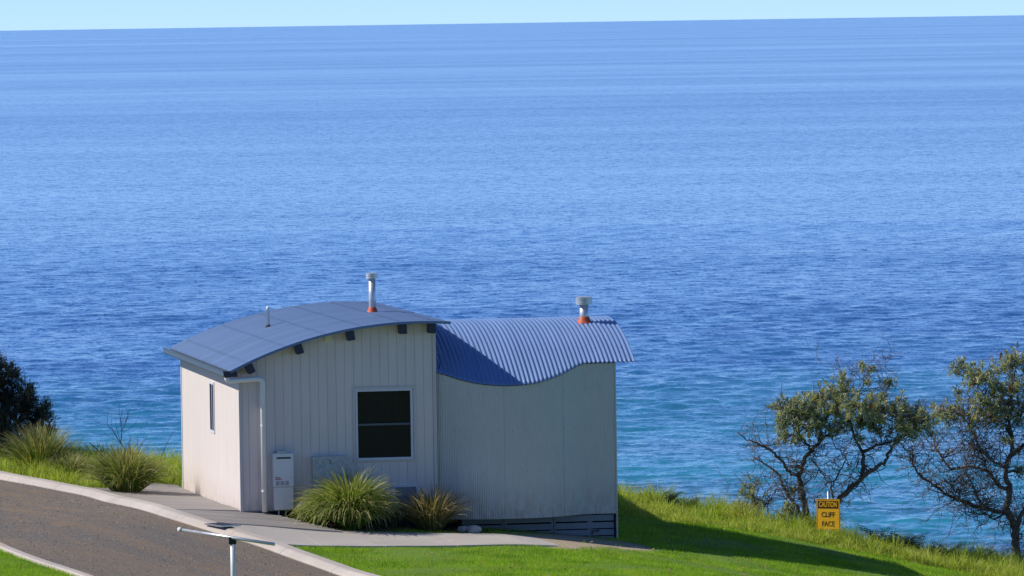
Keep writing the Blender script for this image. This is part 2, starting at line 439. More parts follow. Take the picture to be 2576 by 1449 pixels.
# ------------------------------------------------------------------ sea
SEA = -24.0
def mk_sea():
    t = NT('sea_water'); p = t.pos()
    sx = t.n('SeparateXYZ', {0: p}); X, Y = sx.outputs[0], sx.outputs[1]
    # sand shallows, weedy reef and deep water, seen through the surface
    warp = t.math('MULTIPLY', t.math('SUBTRACT', t.noise(t.scalev(p, (.008, .011, 1)), 1.0, 4, .6), .5), 330.0)
    dist = t.math('ADD', Y, warp)
    deep = t.ramp(dist, 470, 650)
    reef = t.ramp(t.noise(t.scalev(p, (.012, .03, 1)), 1.0, 4, .6), .42, .58)
    reefm = t.math('MULTIPLY', reef, t.ramp(t.math('SUBTRACT', dist, t.math('MULTIPLY', X, 2.0)), 520, 420))
    k = t.mix(deep, (.016, .24, .32), (.010, .085, .27))
    k = t.mix(t.math('MULTIPLY', reefm, .85), k, (.012, .04, .11))
    # wind patches: calm slicks and ruffled water
    pn = t.noise(t.scalev(p, (.0022, .008, 1)), 1.0, 5, .65)
    pf = t.noise(t.scalev(p, (.00028, .0011, 1)), 1.0, 6, .68)
    patch = t.ramp(t.math('ADD', t.math('MULTIPLY', pn, .55), t.math('ADD', pf, .225)), .78, 1.22)
    # slopes of the wind ripples, two sizes
    def slopes(sc_, det):
        nd = t.n('TexNoise', {'Scale': 1.0, 'Detail': det, 'Roughness': .6}); t.set(nd.inputs['Vector'], t.scalev(p, sc_))
        sub = t.n('VectorMath', operation='SUBTRACT'); t.set(sub.inputs[0], nd.outputs[1]); sub.inputs[1].default_value = (.5, .5, .5)
        return sub.outputs[0]
    def amp(v, a):
        nd = t.n('VectorMath', operation='SCALE'); t.set(nd.inputs[0], v); t.set(nd.inputs['Scale'], a); return nd.outputs[0]
    def vadd(a, b):
        nd = t.n('VectorMath', operation='ADD'); t.set(nd.inputs[0], a); t.set(nd.inputs[1], b); return nd.outputs[0]
    a1 = t.ramp(patch, 0, 1, .28, .66); a2 = t.ramp(patch, 0, 1, .19, .43)
    v = vadd(amp(slopes((2.2, 1.7, 1), 3), a1), amp(slopes((.55, .55, 1), 2), a2))
    v = t.scalev(v, (.7, 1, 0))
    v = vadd(v, t.n('NewGeometry').outputs['Normal'])
    nm = t.n('VectorMath', operation='NORMALIZE'); t.set(nm.inputs[0], v)
    rough = t.ramp(patch, 0, 1, .08, .13)
    return t.done(t.bsdf(k, rough, spec=.5, nrm=nm.outputs[0], IOR=1.33))
def make_sea():
    rows = [118.0]
    while rows[-1] < 330: rows.append(rows[-1] + 3.0)
    while rows[-1] < 2400: rows.append(rows[-1] + .42 * (rows[-1] / 380) ** 2)
    while rows[-1] < 150000: rows.append(rows[-1] * 1.02)
    rows = np.array(rows)
    ang = np.r_[np.linspace(-1.25, -.13, 24)[:-1], np.linspace(-.13, .13, 480), np.linspace(.13, 1.25, 24)[1:]]
    tx = np.tan(ang)
    Yg, T = np.meshgrid(rows, tx, indexing='ij')
    X = T * Yg; Z = np.zeros_like(X)
    dY = np.gradient(rows)[:, None]
    r2 = np.random.default_rng(3)
    waves = []
    for i in range(80):
        L = 1.4 * (10 / 1.4) ** (r2.random())
        th = r2.normal(0, .95) - math.pi / 2 + .12
        waves.append((L, th, .0034 * L * r2.uniform(.5, 1.3) * (1 if L < 6 else .55), r2.random() * 6.28))
    mod = .72 + .28 * np.sin(X * .021 + Yg * .013 + 1) * np.sin(X * .008 - Yg * .031)
    for L, th, a, ph in waves:
        k = 2 * math.pi / L
        fade = np.clip(L / (2.0 * dY) - .6, 0, 1) * (dY < 2.9)
        if fade.max() <= 0: continue
        n0 = int(np.argmax(fade[:, 0] > 0)); n_ = len(rows) - int(np.argmax(fade[::-1, 0] > 0))
        s_ = slice(n0, n_)
        arg = k * (X[s_] * math.cos(th) + Yg[s_] * math.sin(th)) + ph + .9 * np.sin(X[s_] * .07 + Yg[s_] * .04 + ph)
        Z[s_] += a * fade[s_] * mod[s_] * (np.sin(arg) + .25 * np.cos(2 * arg))
    for L, th, a in ((47, -math.pi / 2 + .16, .09), (71, -math.pi / 2 - .10, .11), (113, -math.pi / 2 + .04, .13)):
        fade = np.clip(L / (2.5 * dY) - .8, 0, 1)
        Z += a * fade * np.exp(-(Yg / 750) ** 2) * np.sin(2 * math.pi / L * (X * math.cos(th) + Yg * math.sin(th)) + 1.4 * np.sin(X * .013 + L) + 1.6 * np.sin(Yg * .0061 + X * .004 + L))
    V = np.stack([X, Yg, Z + SEA], 2).reshape(-1, 3)
    n, m = X.shape
    idx = np.arange(n * m).reshape(n, m)
    Fc = np.stack([idx[:-1, :-1], idx[:-1, 1:], idx[1:, 1:], idx[1:, :-1]], 2).reshape(-1, 4)
    print('sea quads', len(Fc))
    return struct(np_mesh('sea', V, Fc, mk_sea(), smooth=True))
make_sea()

# ------------------------------------------------------------------ roads, kerbs, path outlines on the terrain
kerb_line = smooth_poly([pix(*q)[:2] for q in [(-160, 1180), (-60, 1199), (0, 1212), (87, 1226), (210, 1250), (315, 1278), (402, 1303), (497, 1332), (609, 1366), (700, 1398), (805, 1434), (900, 1466), (1010, 1500)]], 120, 12)
kerb_low = smooth_poly([pix(*q)[:2] for q in [(-150, 1300), (-60, 1345), (0, 1373), (25, 1386), (70, 1403), (122, 1422), (175, 1438), (215, 1452), (330, 1490), (430, 1520)]], 80, 10)
def tang(p):
    t = np.gradient(p, axis=0); t /= np.linalg.norm(t, axis=1)[:, None]
    return t
kt = tang(kerb_line); kn = np.stack([-kt[:, 1], kt[:, 0]], 1)      # points away from the road (towards the sea)
if (kn[:, 0].mean() < 0): kn = -kn
lt = tang(kerb_low); ln = np.stack([-lt[:, 1], lt[:, 0]], 1)
if (ln[:, 0].mean() > 0): ln = -ln

path_top = smooth_poly([pix(*q)[:2] for q in [(566, 1322), (640, 1328), (720, 1332), (800, 1337), (1000, 1345), (1170, 1347), (1330, 1350), (1420, 1354)]], 64, 3)
path_bot = smooth_poly([pix(*q)[:2] for q in [(640, 1364), (690, 1372), (760, 1377), (860, 1378), (1000, 1378), (1170, 1377), (1330, 1375), (1440, 1371)]], 64, 3)
path_poly = np.r_[path_top, path_bot[::-1]]
deck_px = [(392, 1262), (440, 1223), (458, 1222)]
deck_poly = [to_uw(np.r_[kerb_line[k] + kn[k] * .33, 0]) for k in range(30, 75, 3)]
_kb = np.array([to_uw(np.r_[q + n_ * .29, 0]) for q, n_ in zip(kerb_line, kn)])
def kerb_u(w): return float(np.interp(w, _kb[::-1, 1], _kb[::-1, 0]))

# ------------------------------------------------------------------ ground sheet
def make_ground():
    xs = np.r_[np.arange(-90, -14, 4.0), np.arange(-14, 14.01, .11), np.arange(18, 92, 4.0)]
    ys = np.r_[np.arange(-30, 86, 3.0), np.arange(87, 122, .12), np.arange(122.5, 160, 1.0)]
    Xg, Yg = np.meshgrid(xs, ys, indexing='ij')
    Z = ground(Xg.ravel(), Yg.ravel())
    inview = (np.abs(Xg.ravel()) < 14.1) & (Yg.ravel() > 86.5)
    x, y = Xg.ravel(), Yg.ravel()
    # gentle hummocks
    Z = Z + inview * .02 * (np.sin(x * 1.7 + np.sin(y * .9) * 2) * np.sin(y * 1.3 + x * .4))
    u, w = to_uw_arr(x, y)
    Z = np.where((u > .02) & (u < 6.46) & (w > .25) & (w < 7.9) & ((u < 3.3) | (w < 3.5)), Z - .25, Z)
    V = np.c_[x, y, Z]
    n, m = Xg.shape
    idx = np.arange(n * m).reshape(n, m)
    Fc = np.stack([idx[:-1, :-1], idx[1:, :-1], idx[1:, 1:], idx[:-1, 1:]], 2).reshape(-1, 4)
    return struct(np_mesh('ground', V, Fc, M['ground'], smooth=True, attr={'dirt': dirt_mask(x, y), 'mulch': mulch_mask(x, y)}))
def to_uw_arr(x, y):
    dx = x - ORG[0]; dy = y - ORG[1]
    return dx * Uv[0] + dy * Uv[1], dx * Wv[0] + dy * Wv[1]
_dl = np.array([pix(*q)[:2] for q in [(1320, 1364), (1400, 1362), (1480, 1362), (1540, 1368), (1590, 1376)]])
_dr = [.62, .95, 1.0, .75, .35]
def dirt_mask(x, y):
    m = np.zeros(len(x))
    for i in range(len(_dl) - 1):
        for t in np.linspace(0, 1, 6):
            c = _dl[i] * (1 - t) + _dl[i + 1] * t; r_ = _dr[i] * (1 - t) + _dr[i + 1] * t
            m = np.maximum(m, np.clip(1.15 - np.hypot(x - c[0], (y - c[1]) * .9) / (r_ * 1.5), 0, 1))
    return m
_mc = [pix(880, 1322)[:2], pix(1080, 1326)[:2], pix(1170, 1336)[:2]]
def mulch_mask(x, y):
    m = np.zeros(len(x))
    for c, r_ in zip(_mc, (1.0, .8, .45)):
        m = np.maximum(m, np.clip(1.3 - np.hypot(x - c[0], y - c[1]) / r_, 0, 1))
    return m
make_ground()

# ------------------------------------------------------------------ road and kerbs
def sheet(name, rows2d, lift, mat_, n_across=14):
    """rows2d: two (n,2) edges; a sheet draped on the terrain between them"""
    a, b = rows2d
    P = np.zeros((len(a), n_across, 3))
    for j in range(n_across):
        t = j / (n_across - 1)
        P[:, j, :2] = a * (1 - t) + b * t
    q = P.reshape(-1, 3)
    q[:, 2] = ground(q[:, 0], q[:, 1]) + lift
    return P
ra = kerb_line + kn * .05
rb = lerp_poly(kerb_low - ln * 0 + ln * .05, len(ra))
Pr = sheet('road', (ra, rb), .03, M['road'], 30)
road = struct(MB().grid(Pr).build('road', M['road'], smooth=True))
def gravel():
    r_ = np.random.default_rng(19); n = 3000
    i = r_.integers(0, len(ra), n); t = r_.random(n)[:, None]
    q = ra[i] * (1 - t) + rb[i] * t + r_.normal(0, .06, (n, 2))
    z = ground(q[:, 0], q[:, 1]) + .032
    sz = r_.uniform(.008, .022, n)[:, None, None]
    base = np.array([(1, 0, -.2), (0, 1, -.2), (-1, 0, -.2), (0, -1, -.2), (0, 0, .75)], float)
    V = np.c_[q, z][:, None, :] + base[None] * sz * r_.uniform(.6, 1.3, (n, 5, 1))
    Fc = (np.arange(n)[:, None, None] * 5 + np.array([(0, 1, 4), (1, 2, 4), (2, 3, 4), (3, 0, 4)])[None]).reshape(-1, 3)
    t_ = NT('loose_stone'); isl = t_.n('NewGeometry').outputs['Random Per Island']
    o = np_mesh('gravel', V.reshape(-1, 3), Fc, t_.done(t_.bsdf(t_.mix(isl, (.07, .066, .064), (.33, .28, .22)), .9, spec=.2)), kind='stuff')
    tag(o, 'loose grey and tan stones scattered over the road', 'gravel')
gravel()
def kerb_sections(name, line, nrm, prof, nsec, mat_, gap=.006):
    root = struct(empty(name, (line[0][0], line[0][1], gz(*line[0]))))
    org = np.array(root.location)
    n = len(line); cuts = np.linspace(0, n - 1, nsec + 1)
    for i in range(nsec):
        ts = np.linspace(cuts[i] + .02, cuts[i + 1] - .02, 9)
        mb = MB(); P = np.zeros((len(ts), len(prof), 3))
        for a_, t in enumerate(ts):
            k = int(min(t, n - 2)); f = t - k
            c = line[k] * (1 - f) + line[k + 1] * f; m_ = nrm[k] * (1 - f) + nrm[k + 1] * f
            for b_, (o_, h_) in enumerate(prof):
                q = c + m_ * o_
                P[a_, b_] = (q[0], q[1], gz(*c) + h_)
        P -= org
        mb.grid(P)
        m = len(prof)
        mb.f.append(tuple(range(m))); mb.f.append(tuple((len(ts) - 1) * m + k for k in range(m - 1, -1, -1)))
        mb.build('kerb_section', mat_, root, smooth=False)
    return root
kerb_sections('kerb', kerb_line, kn, [(0, -.1), (0, .045), (.02, .065), (.10, .115), (.13, .125), (.28, .125), (.30, .11), (.30, -.1)], 12, M['kerb'])
kerb_sections('kerb_edge', kerb_low, ln, [(0, -.1), (0, .05), (.02, .07), (.14, .07), (.16, .05), (.16, -.1)], 7, M['kerb'])

# concrete path in slabs
proot = struct(empty('path', np.r_[path_top[0], gz(*path_top[0])]))
pc = np.linspace(0, 63, 6)
for i in range(5):
    ia = np.linspace(pc[i] + .08, pc[i + 1] - .08, 14)
    A = np.stack([np.interp(ia, np.arange(64), path_top[:, k]) for k in (0, 1)], 1)
    B = np.stack([np.interp(ia, np.arange(64), path_bot[:, k]) for k in (0, 1)], 1)
    P = sheet('', (A, B), .035, None, 8)
    P[:, :, 2] -= np.clip((ia - 50) / 13, 0, 1)[:, None] * .06
    ring_lo = P.copy(); ring_lo[:, :, 2] -= .12
    mb = MB(); P -= np.array(proot.location); ring_lo -= np.array(proot.location)
    mb.grid(P)
    n, m = P.shape[:2]
    edge = [(a, 0) for a in range(n)] + [(n - 1, b) for b in range(1, m)] + [(a, m - 1) for a in range(n - 2, -1, -1)] + [(0, b) for b in range(m - 2, 0, -1)]
    vs_ = [P[e] for e in edge] + [ring_lo[e] for e in edge]; k = len(edge)
    mb.add(vs_, [(q, (q + 1) % k, k + (q + 1) % k, k + q) for q in range(k)])
    mb.build('slab', M['concrete'], proot)

# weathered boardwalk against the cabin's side wall and corner
deck = tag(empty('boardwalk', loc(0, 0, 0), YAW), 'weathered grey timber boardwalk beside the cabin\'s sunlit side wall', 'boardwalk')
mb = MB()
w = -1.62
while w < 8.6:
    w0, w1 = w, w + .132
    wm = (w0 + w1) / 2
    ul = kerb_u(wm) + .01
    if wm > 0: ur = -.02
    else: ur = np.interp(wm, [-1.7, -1.3, -.75, -.12, 0], [1.55, 1.30, .95, .52, .45])
    if wm > 6.6: ul = max(ul, -1.0 - (8.6 - wm) * .1)
    ul = max(ul, -2.2)
    z = []
    for (a, b) in ((ul, w0), (ur, w0), (ur, w1), (ul, w1)):
        q = loc(a, b); z.append(gz(q[0], q[1]) + .055)
    if ur - ul > .15:
        mb.add([(ul, w0, z[0] - .05), (ur, w0, z[1] - .05), (ur, w1, z[2] - .05), (ul, w1, z[3] - .05), (ul, w0, z[0]), (ur, w0, z[1]), (ur, w1, z[2]), (ul, w1, z[3])],
               [(0, 3, 2, 1), (4, 5, 6, 7), (0, 1, 5, 4), (1, 2, 6, 5), (2, 3, 7, 6), (3, 0, 4, 7)])
    w += .14
mb.build('planks', M['plank'], deck, kind='stuff')

# ------------------------------------------------------------------ the cabin
cabin = tag(empty('beach_cabin', loc(0, 0, 0), YAW), 'greige boarded beach cabin with curved blue steel roofs above the sea', 'cabin')
AU, AZ, AR = 3.0216, -4.0047, 7.1276            # centre and radius of the arched roof
def arch(u): return AZ + math.sqrt(AR * AR - (u - AU) ** 2)
WALL_W, DEPTH = 3.345, 7.85
WIN = (1.965, 2.945, .797, 1.993)               # window opening

fw = MB()
def wall_prism(mb, u0, u1, w0, w1, zb, drop=.03, n=1):
    us = np.linspace(u0, u1, n + 1)
    for a, b in zip(us[:-1], us[1:]):
        za, zb_ = arch(a) - drop, arch(b) - drop
        mb.add([(a, w0, zb), (b, w0, zb), (b, w1, zb), (a, w1, zb), (a, w0, za), (b, w0, zb_), (b, w1, zb_), (a, w1, za)],
               [(0, 3, 2, 1), (4, 5, 6, 7), (0, 1, 5, 4), (1, 2, 6, 5), (2, 3, 7, 6), (3, 0, 4, 7)])
# backing with the window hole
for a, b in ((.02, WIN[0]), (WIN[1], WALL_W - .02)): wall_prism(fw, a, b, .009, .10, -.02, .05, 10)
fw.box(WIN[0], WIN[1], .009, .10, -.02, WIN[2])
wall_prism(fw, WIN[0], WIN[1], .009, .10, WIN[3], .05, 6)
front = fw.build('front_wall', M['backing'], cabin)
bw = .1495; k = 0; u0 = 0.045
edges = [.045] + list(np.arange(.15, WALL_W - .06, bw)) + [WALL_W - .05]
for a, b in zip(edges[:-1], edges[1:]):
    a2, b2 = a + .0025, b - .0025
    def seg(x0, x1, zb, zt=None):
        if x1 - x0 < .004: return
        za = arch(x0) - .04 if zt is None else zt; zb2 = arch(x1) - .04 if zt is None else zt
        MB().add([(x0, 0, zb), (x1, 0, zb), (x1, .009, zb), (x0, .009, zb), (x0, 0, za), (x1, 0, zb2), (x1, .009, zb2), (x0, .009, za)],
                 [(0, 3, 2, 1), (4, 5, 6, 7), (0, 1, 5, 4), (1, 2, 6, 5), (2, 3, 7, 6), (3, 0, 4, 7)]).build('board', M['board'], front)
    l0, l1 = max(a2, WIN[0]), min(b2, WIN[1])
    if l1 > l0:
        if a2 < l0: seg(a2, l0 - .001, 0.0)
        if b2 > l1: seg(l1 + .001, b2, 0.0)
        seg(l0, l1, 0.0, WIN[2]); seg(l0, l1, WIN[3])
    else: seg(a2, b2, 0.0)
MB().box(-.012, .042, -.014, .03, -.01, 2.43).build('corner_trim', M['trimgrey'], cabin)
MB().box(WALL_W - .048, WALL_W + .012, -.014, .03, -.25, 3.06).build('corner_trim', M['trimgrey'], cabin)
MB().box(-.014, .03, DEPTH - .05, DEPTH + .014, -.22, 2.3).build('corner_trim', M['trim'], cabin)
# sunlit side wall: narrow boards
sw = MB(); w = .034
SWIN = (3.24, 3.82, 1.10, 1.99)
while w < DEPTH - .06:
    w1 = min(w + .1495, DEPTH - .052)
    zb0, zb1 = -.02 - .0195 * w, -.02 - .0195 * w1
    def seg(y0, y1, lo0, lo1, hi):
        if y1 - y0 < .004: return
        sw.add([(0, y0, lo0), (.014, y0, lo0), (.014, y1, lo1), (0, y1, lo1), (0, y0, hi), (.014, y0, hi), (.014, y1, hi), (0, y1, hi)],
               [(0, 3, 2, 1), (4, 5, 6, 7), (0, 1, 5, 4), (1, 2, 6, 5), (2, 3, 7, 6), (3, 0, 4, 7)])
    a, b = w + .003, w1 - .003
    l0, l1 = max(a, SWIN[0]), min(b, SWIN[1])
    if l1 > l0:
        if a < l0: seg(a, l0, zb0, zb1, 2.42)
        if b > l1: seg(l1, b, zb0, zb1, 2.42)
        seg(l0, l1, zb0, zb1, SWIN[2]); seg(l0, l1, SWIN[3], SWIN[3], 2.42)
    else: seg(a, b, zb0, zb1, 2.42)
    w = w1
side = MB()
for a, b, c, d in ((.1, SWIN[0], -.2, 2.41), (SWIN[1], DEPTH - .02, -.2, 2.41), (SWIN[0], SWIN[1], -.2, SWIN[2]), (SWIN[0], SWIN[1], SWIN[3], 2.41)):
    side.box(.014, .1, a, b, c, d)
side = side.build('side_wall', M['backing'], cabin)
sw.build('side_boards', M['board'], side, kind='stuff')
bk = MB(); wall_prism(bk, .03, WALL_W, DEPTH - .1, DEPTH, -.3, .05, 10); bk.build('back_wall', M['board'], cabin)
MB().box(WALL_W - .1, WALL_W, .1, DEPTH - .1, -.3, 3.07).build('inner_side_wall', M['board'], cabin)
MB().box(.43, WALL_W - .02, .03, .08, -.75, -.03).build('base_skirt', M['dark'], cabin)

# arched roof: eleven lapped corrugated sheets, ribs along the arch
roof = empty('roof', (0, 0, 0)); roof.parent = cabin
RL, RR, RF, RB = -.19, 3.57, -.30, 8.05
nsh = 11; sw_ = (RB - RF) / nsh
us = np.linspace(RL, RR, 30)
for i in range(nsh):
    a = RF + i * sw_; b = a + sw_ + .035
    if i == nsh - 1: b = RB
    ws = np.linspace(a, b, 67)
    P = np.zeros((len(us), len(ws), 3))
    for p_, u in enumerate(us):
        n_ = np.array([(u - AU) / AR, (arch(u) - AZ) / AR])
        off = .0075 * np.sin((ws - RF) / .0762 * 2 * math.pi) + .004 * (1 - (ws - a) / sw_) + (.0 if i % 2 else .0)
        P[p_, :, 0] = u + n_[0] * off; P[p_, :, 1] = ws; P[p_, :, 2] = arch(u) + n_[1] * off
    MB().grid(P).build('roof_sheet', M['roof'], roof, smooth=True)
sc = MB()
for u in (.09, .74, 1.42, 2.05, 2.72, 3.30):
    for j in range(int((RB - RF) / .305)):
        for dj in (0, .0762):
            w = RF + .05 + j * .305 + dj; u2 = u + (.03 if dj else 0)
            n_ = np.array([(u2 - AU) / AR, 0, (arch(u2) - AZ) / AR]); c = np.array([u2, w, arch(u2)]) + n_ * .012
            sc.obox(c, (n_[2], 0, -n_[0]), (0, 1, 0), n_, .007, .008, .004)
sc.build('screws', M['gutter'], roof, kind='stuff')
ft = MB()
ua = np.linspace(RL, RR, 30)
Pf = np.zeros((30, 4, 3))
for i, u in enumerate(ua):
    n_ = np.array([(u - AU) / AR, 0, (arch(u) - AZ) / AR]); c = np.array([u, 0, arch(u)])
    Pf[i] = [c + n_ * .016 + (0, RF - .012, 0), c - n_ * .028 + (0, RF - .012, 0), c - n_ * .028 + (0, RF + .02, 0), c + n_ * .016 + (0, RF + .02, 0)]
ft.grid(np.concatenate([Pf, Pf[:, :1]], 1))
ft.f.append((0, 1, 2, 3)); ft.f.append((29 * 5 + 3, 29 * 5 + 2, 29 * 5 + 1, 29 * 5))
ft.build('barge_edge', M['roof'], roof)
# ceiling lining under the overhang
lin = MB(); Pl = np.zeros((30, 2, 3))
for i, u in enumerate(np.linspace(RL + .03, RR - .02, 30)): Pl[i] = [(u, RF + .03, arch(u) - .03), (u, RB - .03, arch(u) - .03)]
lin.grid(Pl).build('soffit', M['navy'], roof)
for u in (.12, .965, 1.86, 2.765, 3.27):
    n_ = np.array([(u - AU) / AR, 0, (arch(u) - AZ) / AR]); t_ = np.array([n_[2], 0, -n_[0]])
    c = np.array([u, -.135, arch(u)]) - n_ * .115
    MB().obox(c, t_, (0, 1, 0), n_, .058, .130, .080).build('rafter_end', M['navy'], cabin, bevel=.004)
MB().box(1.455, 1.585, -.05, 0, 2.82, 2.945).build('wall_vent', M['cream'], cabin, bevel=.006)
# gutter and downpipe
gp = [(-.165, 2.375), (-.165, 2.285), (-.185, 2.265), (-.28, 2.265), (-.30, 2.285), (-.30, 2.362), (-.312, 2.368), (-.312, 2.376), (-.292, 2.376), (-.288, 2.29), (-.275, 2.278), (-.19, 2.278), (-.176, 2.29), (-.176, 2.375)]
Pg = np.array([[(a, w, b) for a, b in gp + gp[:1]] for w in (RF - .01, 2, 5, RB + .02)])
gut = MB().grid(Pg).build('gutter', M['gutter'], cabin)
MB().add([(a, RF - .012, b) for a, b in [(-.165, 2.375), (-.165, 2.285), (-.185, 2.265), (-.28, 2.265), (-.30, 2.285), (-.31, 2.372)]], [(0, 1, 2, 3, 4, 5)]).build('end_cap', M['navy'], gut)
MB().box(-.20, -.06, -.265, -.05, 2.27, 2.36).build('eave_block', M['navy'], cabin, bevel=.004)
def bend(a, b, c, r_, n=6):                     # round the corner b between a and c
    a, b, c = [np.asarray(q, float) for q in (a, b, c)]
    p = b + (a - b) / np.linalg.norm(a - b) * r_; q = b + (c - b) / np.linalg.norm(c - b) * r_
    return [(1 - t) ** 2 * p + 2 * t * (1 - t) * b + t * t * q for t in np.linspace(0, 1, n)]
p0, p1, p2, p3 = (-.235, -.24, 2.28), (-.235, -.24, 2.205), (.378, -.145, 2.225), (.378, -.145, -.02)
pts = [np.array(p0)] + bend(p0, p1, p2, .055) + bend(p1, p2, p3, .085) + [np.array(p3)]
dp = MB().tube(pts, .046, 16).build('downpipe', M['pvc'], cabin, smooth=True)
for z in (.32, 1.42):
    MB().lathe([(.049, 0), (.049, .03)], (.378, -.145, z), 16).box(.36, .396, -.11, 0, z + .004, z + .026).build('pipe_clip', M['pvc'], dp)
# front window
win = MB()
def frame_bars(mb, a, b, c, d, t, y0, y1):
    mb.box(a, b, y0, y1, c, c + t); mb.box(a, b, y0, y1, d - t, d); mb.box(a, a + t, y0, y1, c + t, d - t); mb.box(b - t, b, y0, y1, c + t, d - t)
window = MB(); frame_bars(window, WIN[0] + .002, WIN[1] - .002, WIN[2] + .002, WIN[3] - .002, .036, -.022, .05)
window = window.build('window', M['trim'], cabin, bevel=.003)
tr_ = MB(); frame_bars(tr_, 1.918, 3.003, .758, 2.034, .046, -.016, -.001); tr_.build('window_trim', M['trimgrey'], window, bevel=.003)
MB().box(2.0, 2.912, .0, .03, 1.378, 1.41).build('meeting_rail', M['gutter'], window)
MB().box(1.99, 2.925, -.035, -.018, .795, .828).build('sill', M['trim'], window)
MB().box(2.0, 2.912, .030, .035, 1.405, 1.96).build('pane', M['glass'], window)
MB().box(2.0, 2.912, .012, .017, .83, 1.385).build('pane', M['glass'], window)
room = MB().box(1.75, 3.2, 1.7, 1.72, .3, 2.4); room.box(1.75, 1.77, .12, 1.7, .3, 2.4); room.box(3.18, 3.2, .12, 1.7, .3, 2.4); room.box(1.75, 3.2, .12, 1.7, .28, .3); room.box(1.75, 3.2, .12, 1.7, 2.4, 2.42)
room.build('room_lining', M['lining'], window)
cu = np.linspace(2.33, 2.96, 50)
Pc = np.array([[(u + .05 * (z - 1.4), .16 + .022 * math.sin(u * 62) + .01 * math.sin(u * 19), z) for z in np.linspace(1.30, 1.985, 8)] for u in cu])
MB().grid(Pc).build('curtain', M['curtain'], window, smooth=True)
# narrow side window
swin = MB()
def sbars(mb, y0, y1, z0, z1, t, x0, x1):
    mb.box(x0, x1, y0, y1, z0, z0 + t); mb.box(x0, x1, y0, y1, z1 - t, z1); mb.box(x0, x1, y0, y0 + t, z0 + t, z1 - t); mb.box(x0, x1, y1 - t, y1, z0 + t, z1 - t)
sbars(swin, SWIN[0] + .002, SWIN[1] - .002, SWIN[2], SWIN[3], .045, -.018, .06)
swin = swin.build('side_window', M['trim'], cabin)
MB().box(-.014, .03, 3.515, 3.545, SWIN[2] + .046, SWIN[3] - .046).build('mullion', M['trim'], swin)
for a, b in ((SWIN[0] + .048, 3.514), (3.546, SWIN[1] - .048)): MB().box(-.008, -.004, a, b, SWIN[2] + .046, SWIN[3] - .046).build('pane', M['glass'], swin)
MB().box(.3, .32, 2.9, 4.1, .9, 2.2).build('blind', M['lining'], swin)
# little hatch near the ground behind the tussocks
ha = MB(); frame_bars(ha, 2.58, 3.02, -.02, .36, .035, -.03, -.001); hatch = ha.build('vent_hatch', M['trim'], cabin)
MB().box(2.615, 2.985, -.012, -.002, .015, .325).build('hatch_panel', M['skirt'], hatch)
# vent pipe and flues
z = arch(1.1265)
vp = MB().lathe([(.030, -.05), (.030, .30), (.033, .30), (.033, .34), (.024, .365), (.008, .37)], (1.1265, 4.46, z), 14).build('vent_pipe', M['pvc'], cabin, smooth=True)
MB().lathe([(.060, -.02), (.055, .010), (.040, .025), (.034, .040)], (1.1265, 4.46, z), 14).build('pipe_boot', M['cone'], vp)
def flue(u, w, z, h, r_, rc, hc, louvres):
    f = MB().lathe([(r_, -.08), (r_, h - hc)], (u, w, z), 24).build('flue', M['flue'], cabin, smooth=True)
    prof = [(r_, h - hc - .005), (rc, h - hc)]
    for i in range(louvres):
        zz = h - hc + hc * i / louvres; dz = hc / louvres
        prof += [(rc, zz + dz * .55), (rc * .93, zz + dz * .6), (rc * .93, zz + dz * .9), (rc, zz + dz * .98)]
    prof += [(rc, h), (rc * .8, h + .008)]
    MB().lathe(prof, (u, w, z), 24).build('flue_cap', M['flue'], f)
    MB().lathe([(r_ * 2.0, -.035), (r_ * 1.95, -.012), (r_ * 1.65, .0), (r_ * 1.5, .03), (r_ * 1.32, .05), (r_ * 1.22, .08), (r_ * 1.04, .095)], (u, w, z), 24).build('flue_boot', M['orange'], f, smooth=True)
    return f
flue(2.845, 3.618, arch(2.845), .68, .060, .106, .085, 2)

# annexe: corrugated roof over a wavy corrugated wall
RW = 2.6                                        # ridge line
def zr(v): return 3.0 - .112 * v * v
eave = np.array([(3.30, .04), (3.35, .02), (3.49, -.05), (3.71, -.18), (3.93, -.27), (4.16, -.33), (4.44, -.365), (4.74, -.36), (4.99, -.33), (5.12, -.29), (5.34, -.2), (5.5, -.12), (5.65, -.02), (5.81, .09), (5.92, .15), (6.05, .16), (6.82, .16)])
def eave_w(u): return np.interp(u, eave[:, 0], eave[:, 1])
aroof = empty('annexe_roof', (0, 0, 0)); aroof.parent = cabin
pitch = .0765; A0, A1 = 3.352, 6.82
nrib = (A1 - A0) / pitch; sheets = 5; per = math.ceil(nrib / sheets)
for i in range(sheets):
    a = A0 + i * per * pitch; b = min(A1, a + per * pitch + .02)
    uu = np.arange(a, b + 1e-6, pitch / 12)
    P = np.zeros((len(uu), 40, 3))
    for p_, u in enumerate(uu):
        wl = np.linspace(eave_w(u), 3.35, 40)
        v = RW - wl
        sl = .224 * v; nn = 1 / np.sqrt(1 + sl * sl)
        ph = (u - A0) / pitch * 2 * math.pi
        off = .0095 * np.sin(ph) + .0015 * (i % 2)
        P[p_, :, 0] = u; P[p_, :, 1] = wl - off * sl * nn; P[p_, :, 2] = zr(v) + off * nn
    sh = MB().grid(P).build('roof_sheet', M['roof2'], aroof, smooth=True)
    so = sh.modifiers.new('thick', 'SOLIDIFY'); so.thickness = .003; so.offset = -1
asc = MB()
for v in (.3, 1.15, 2.0):
    for j in range(1, int(nrib), 3):
        u = A0 + (j + .25) * pitch
        asc.obox((u, RW - v, zr(v) + .0125), (1, 0, 0), (0, 1, 0), (0, 0, 1), .008, .010, .004)
asc.build('screws', M['navy'], aroof, kind='stuff')
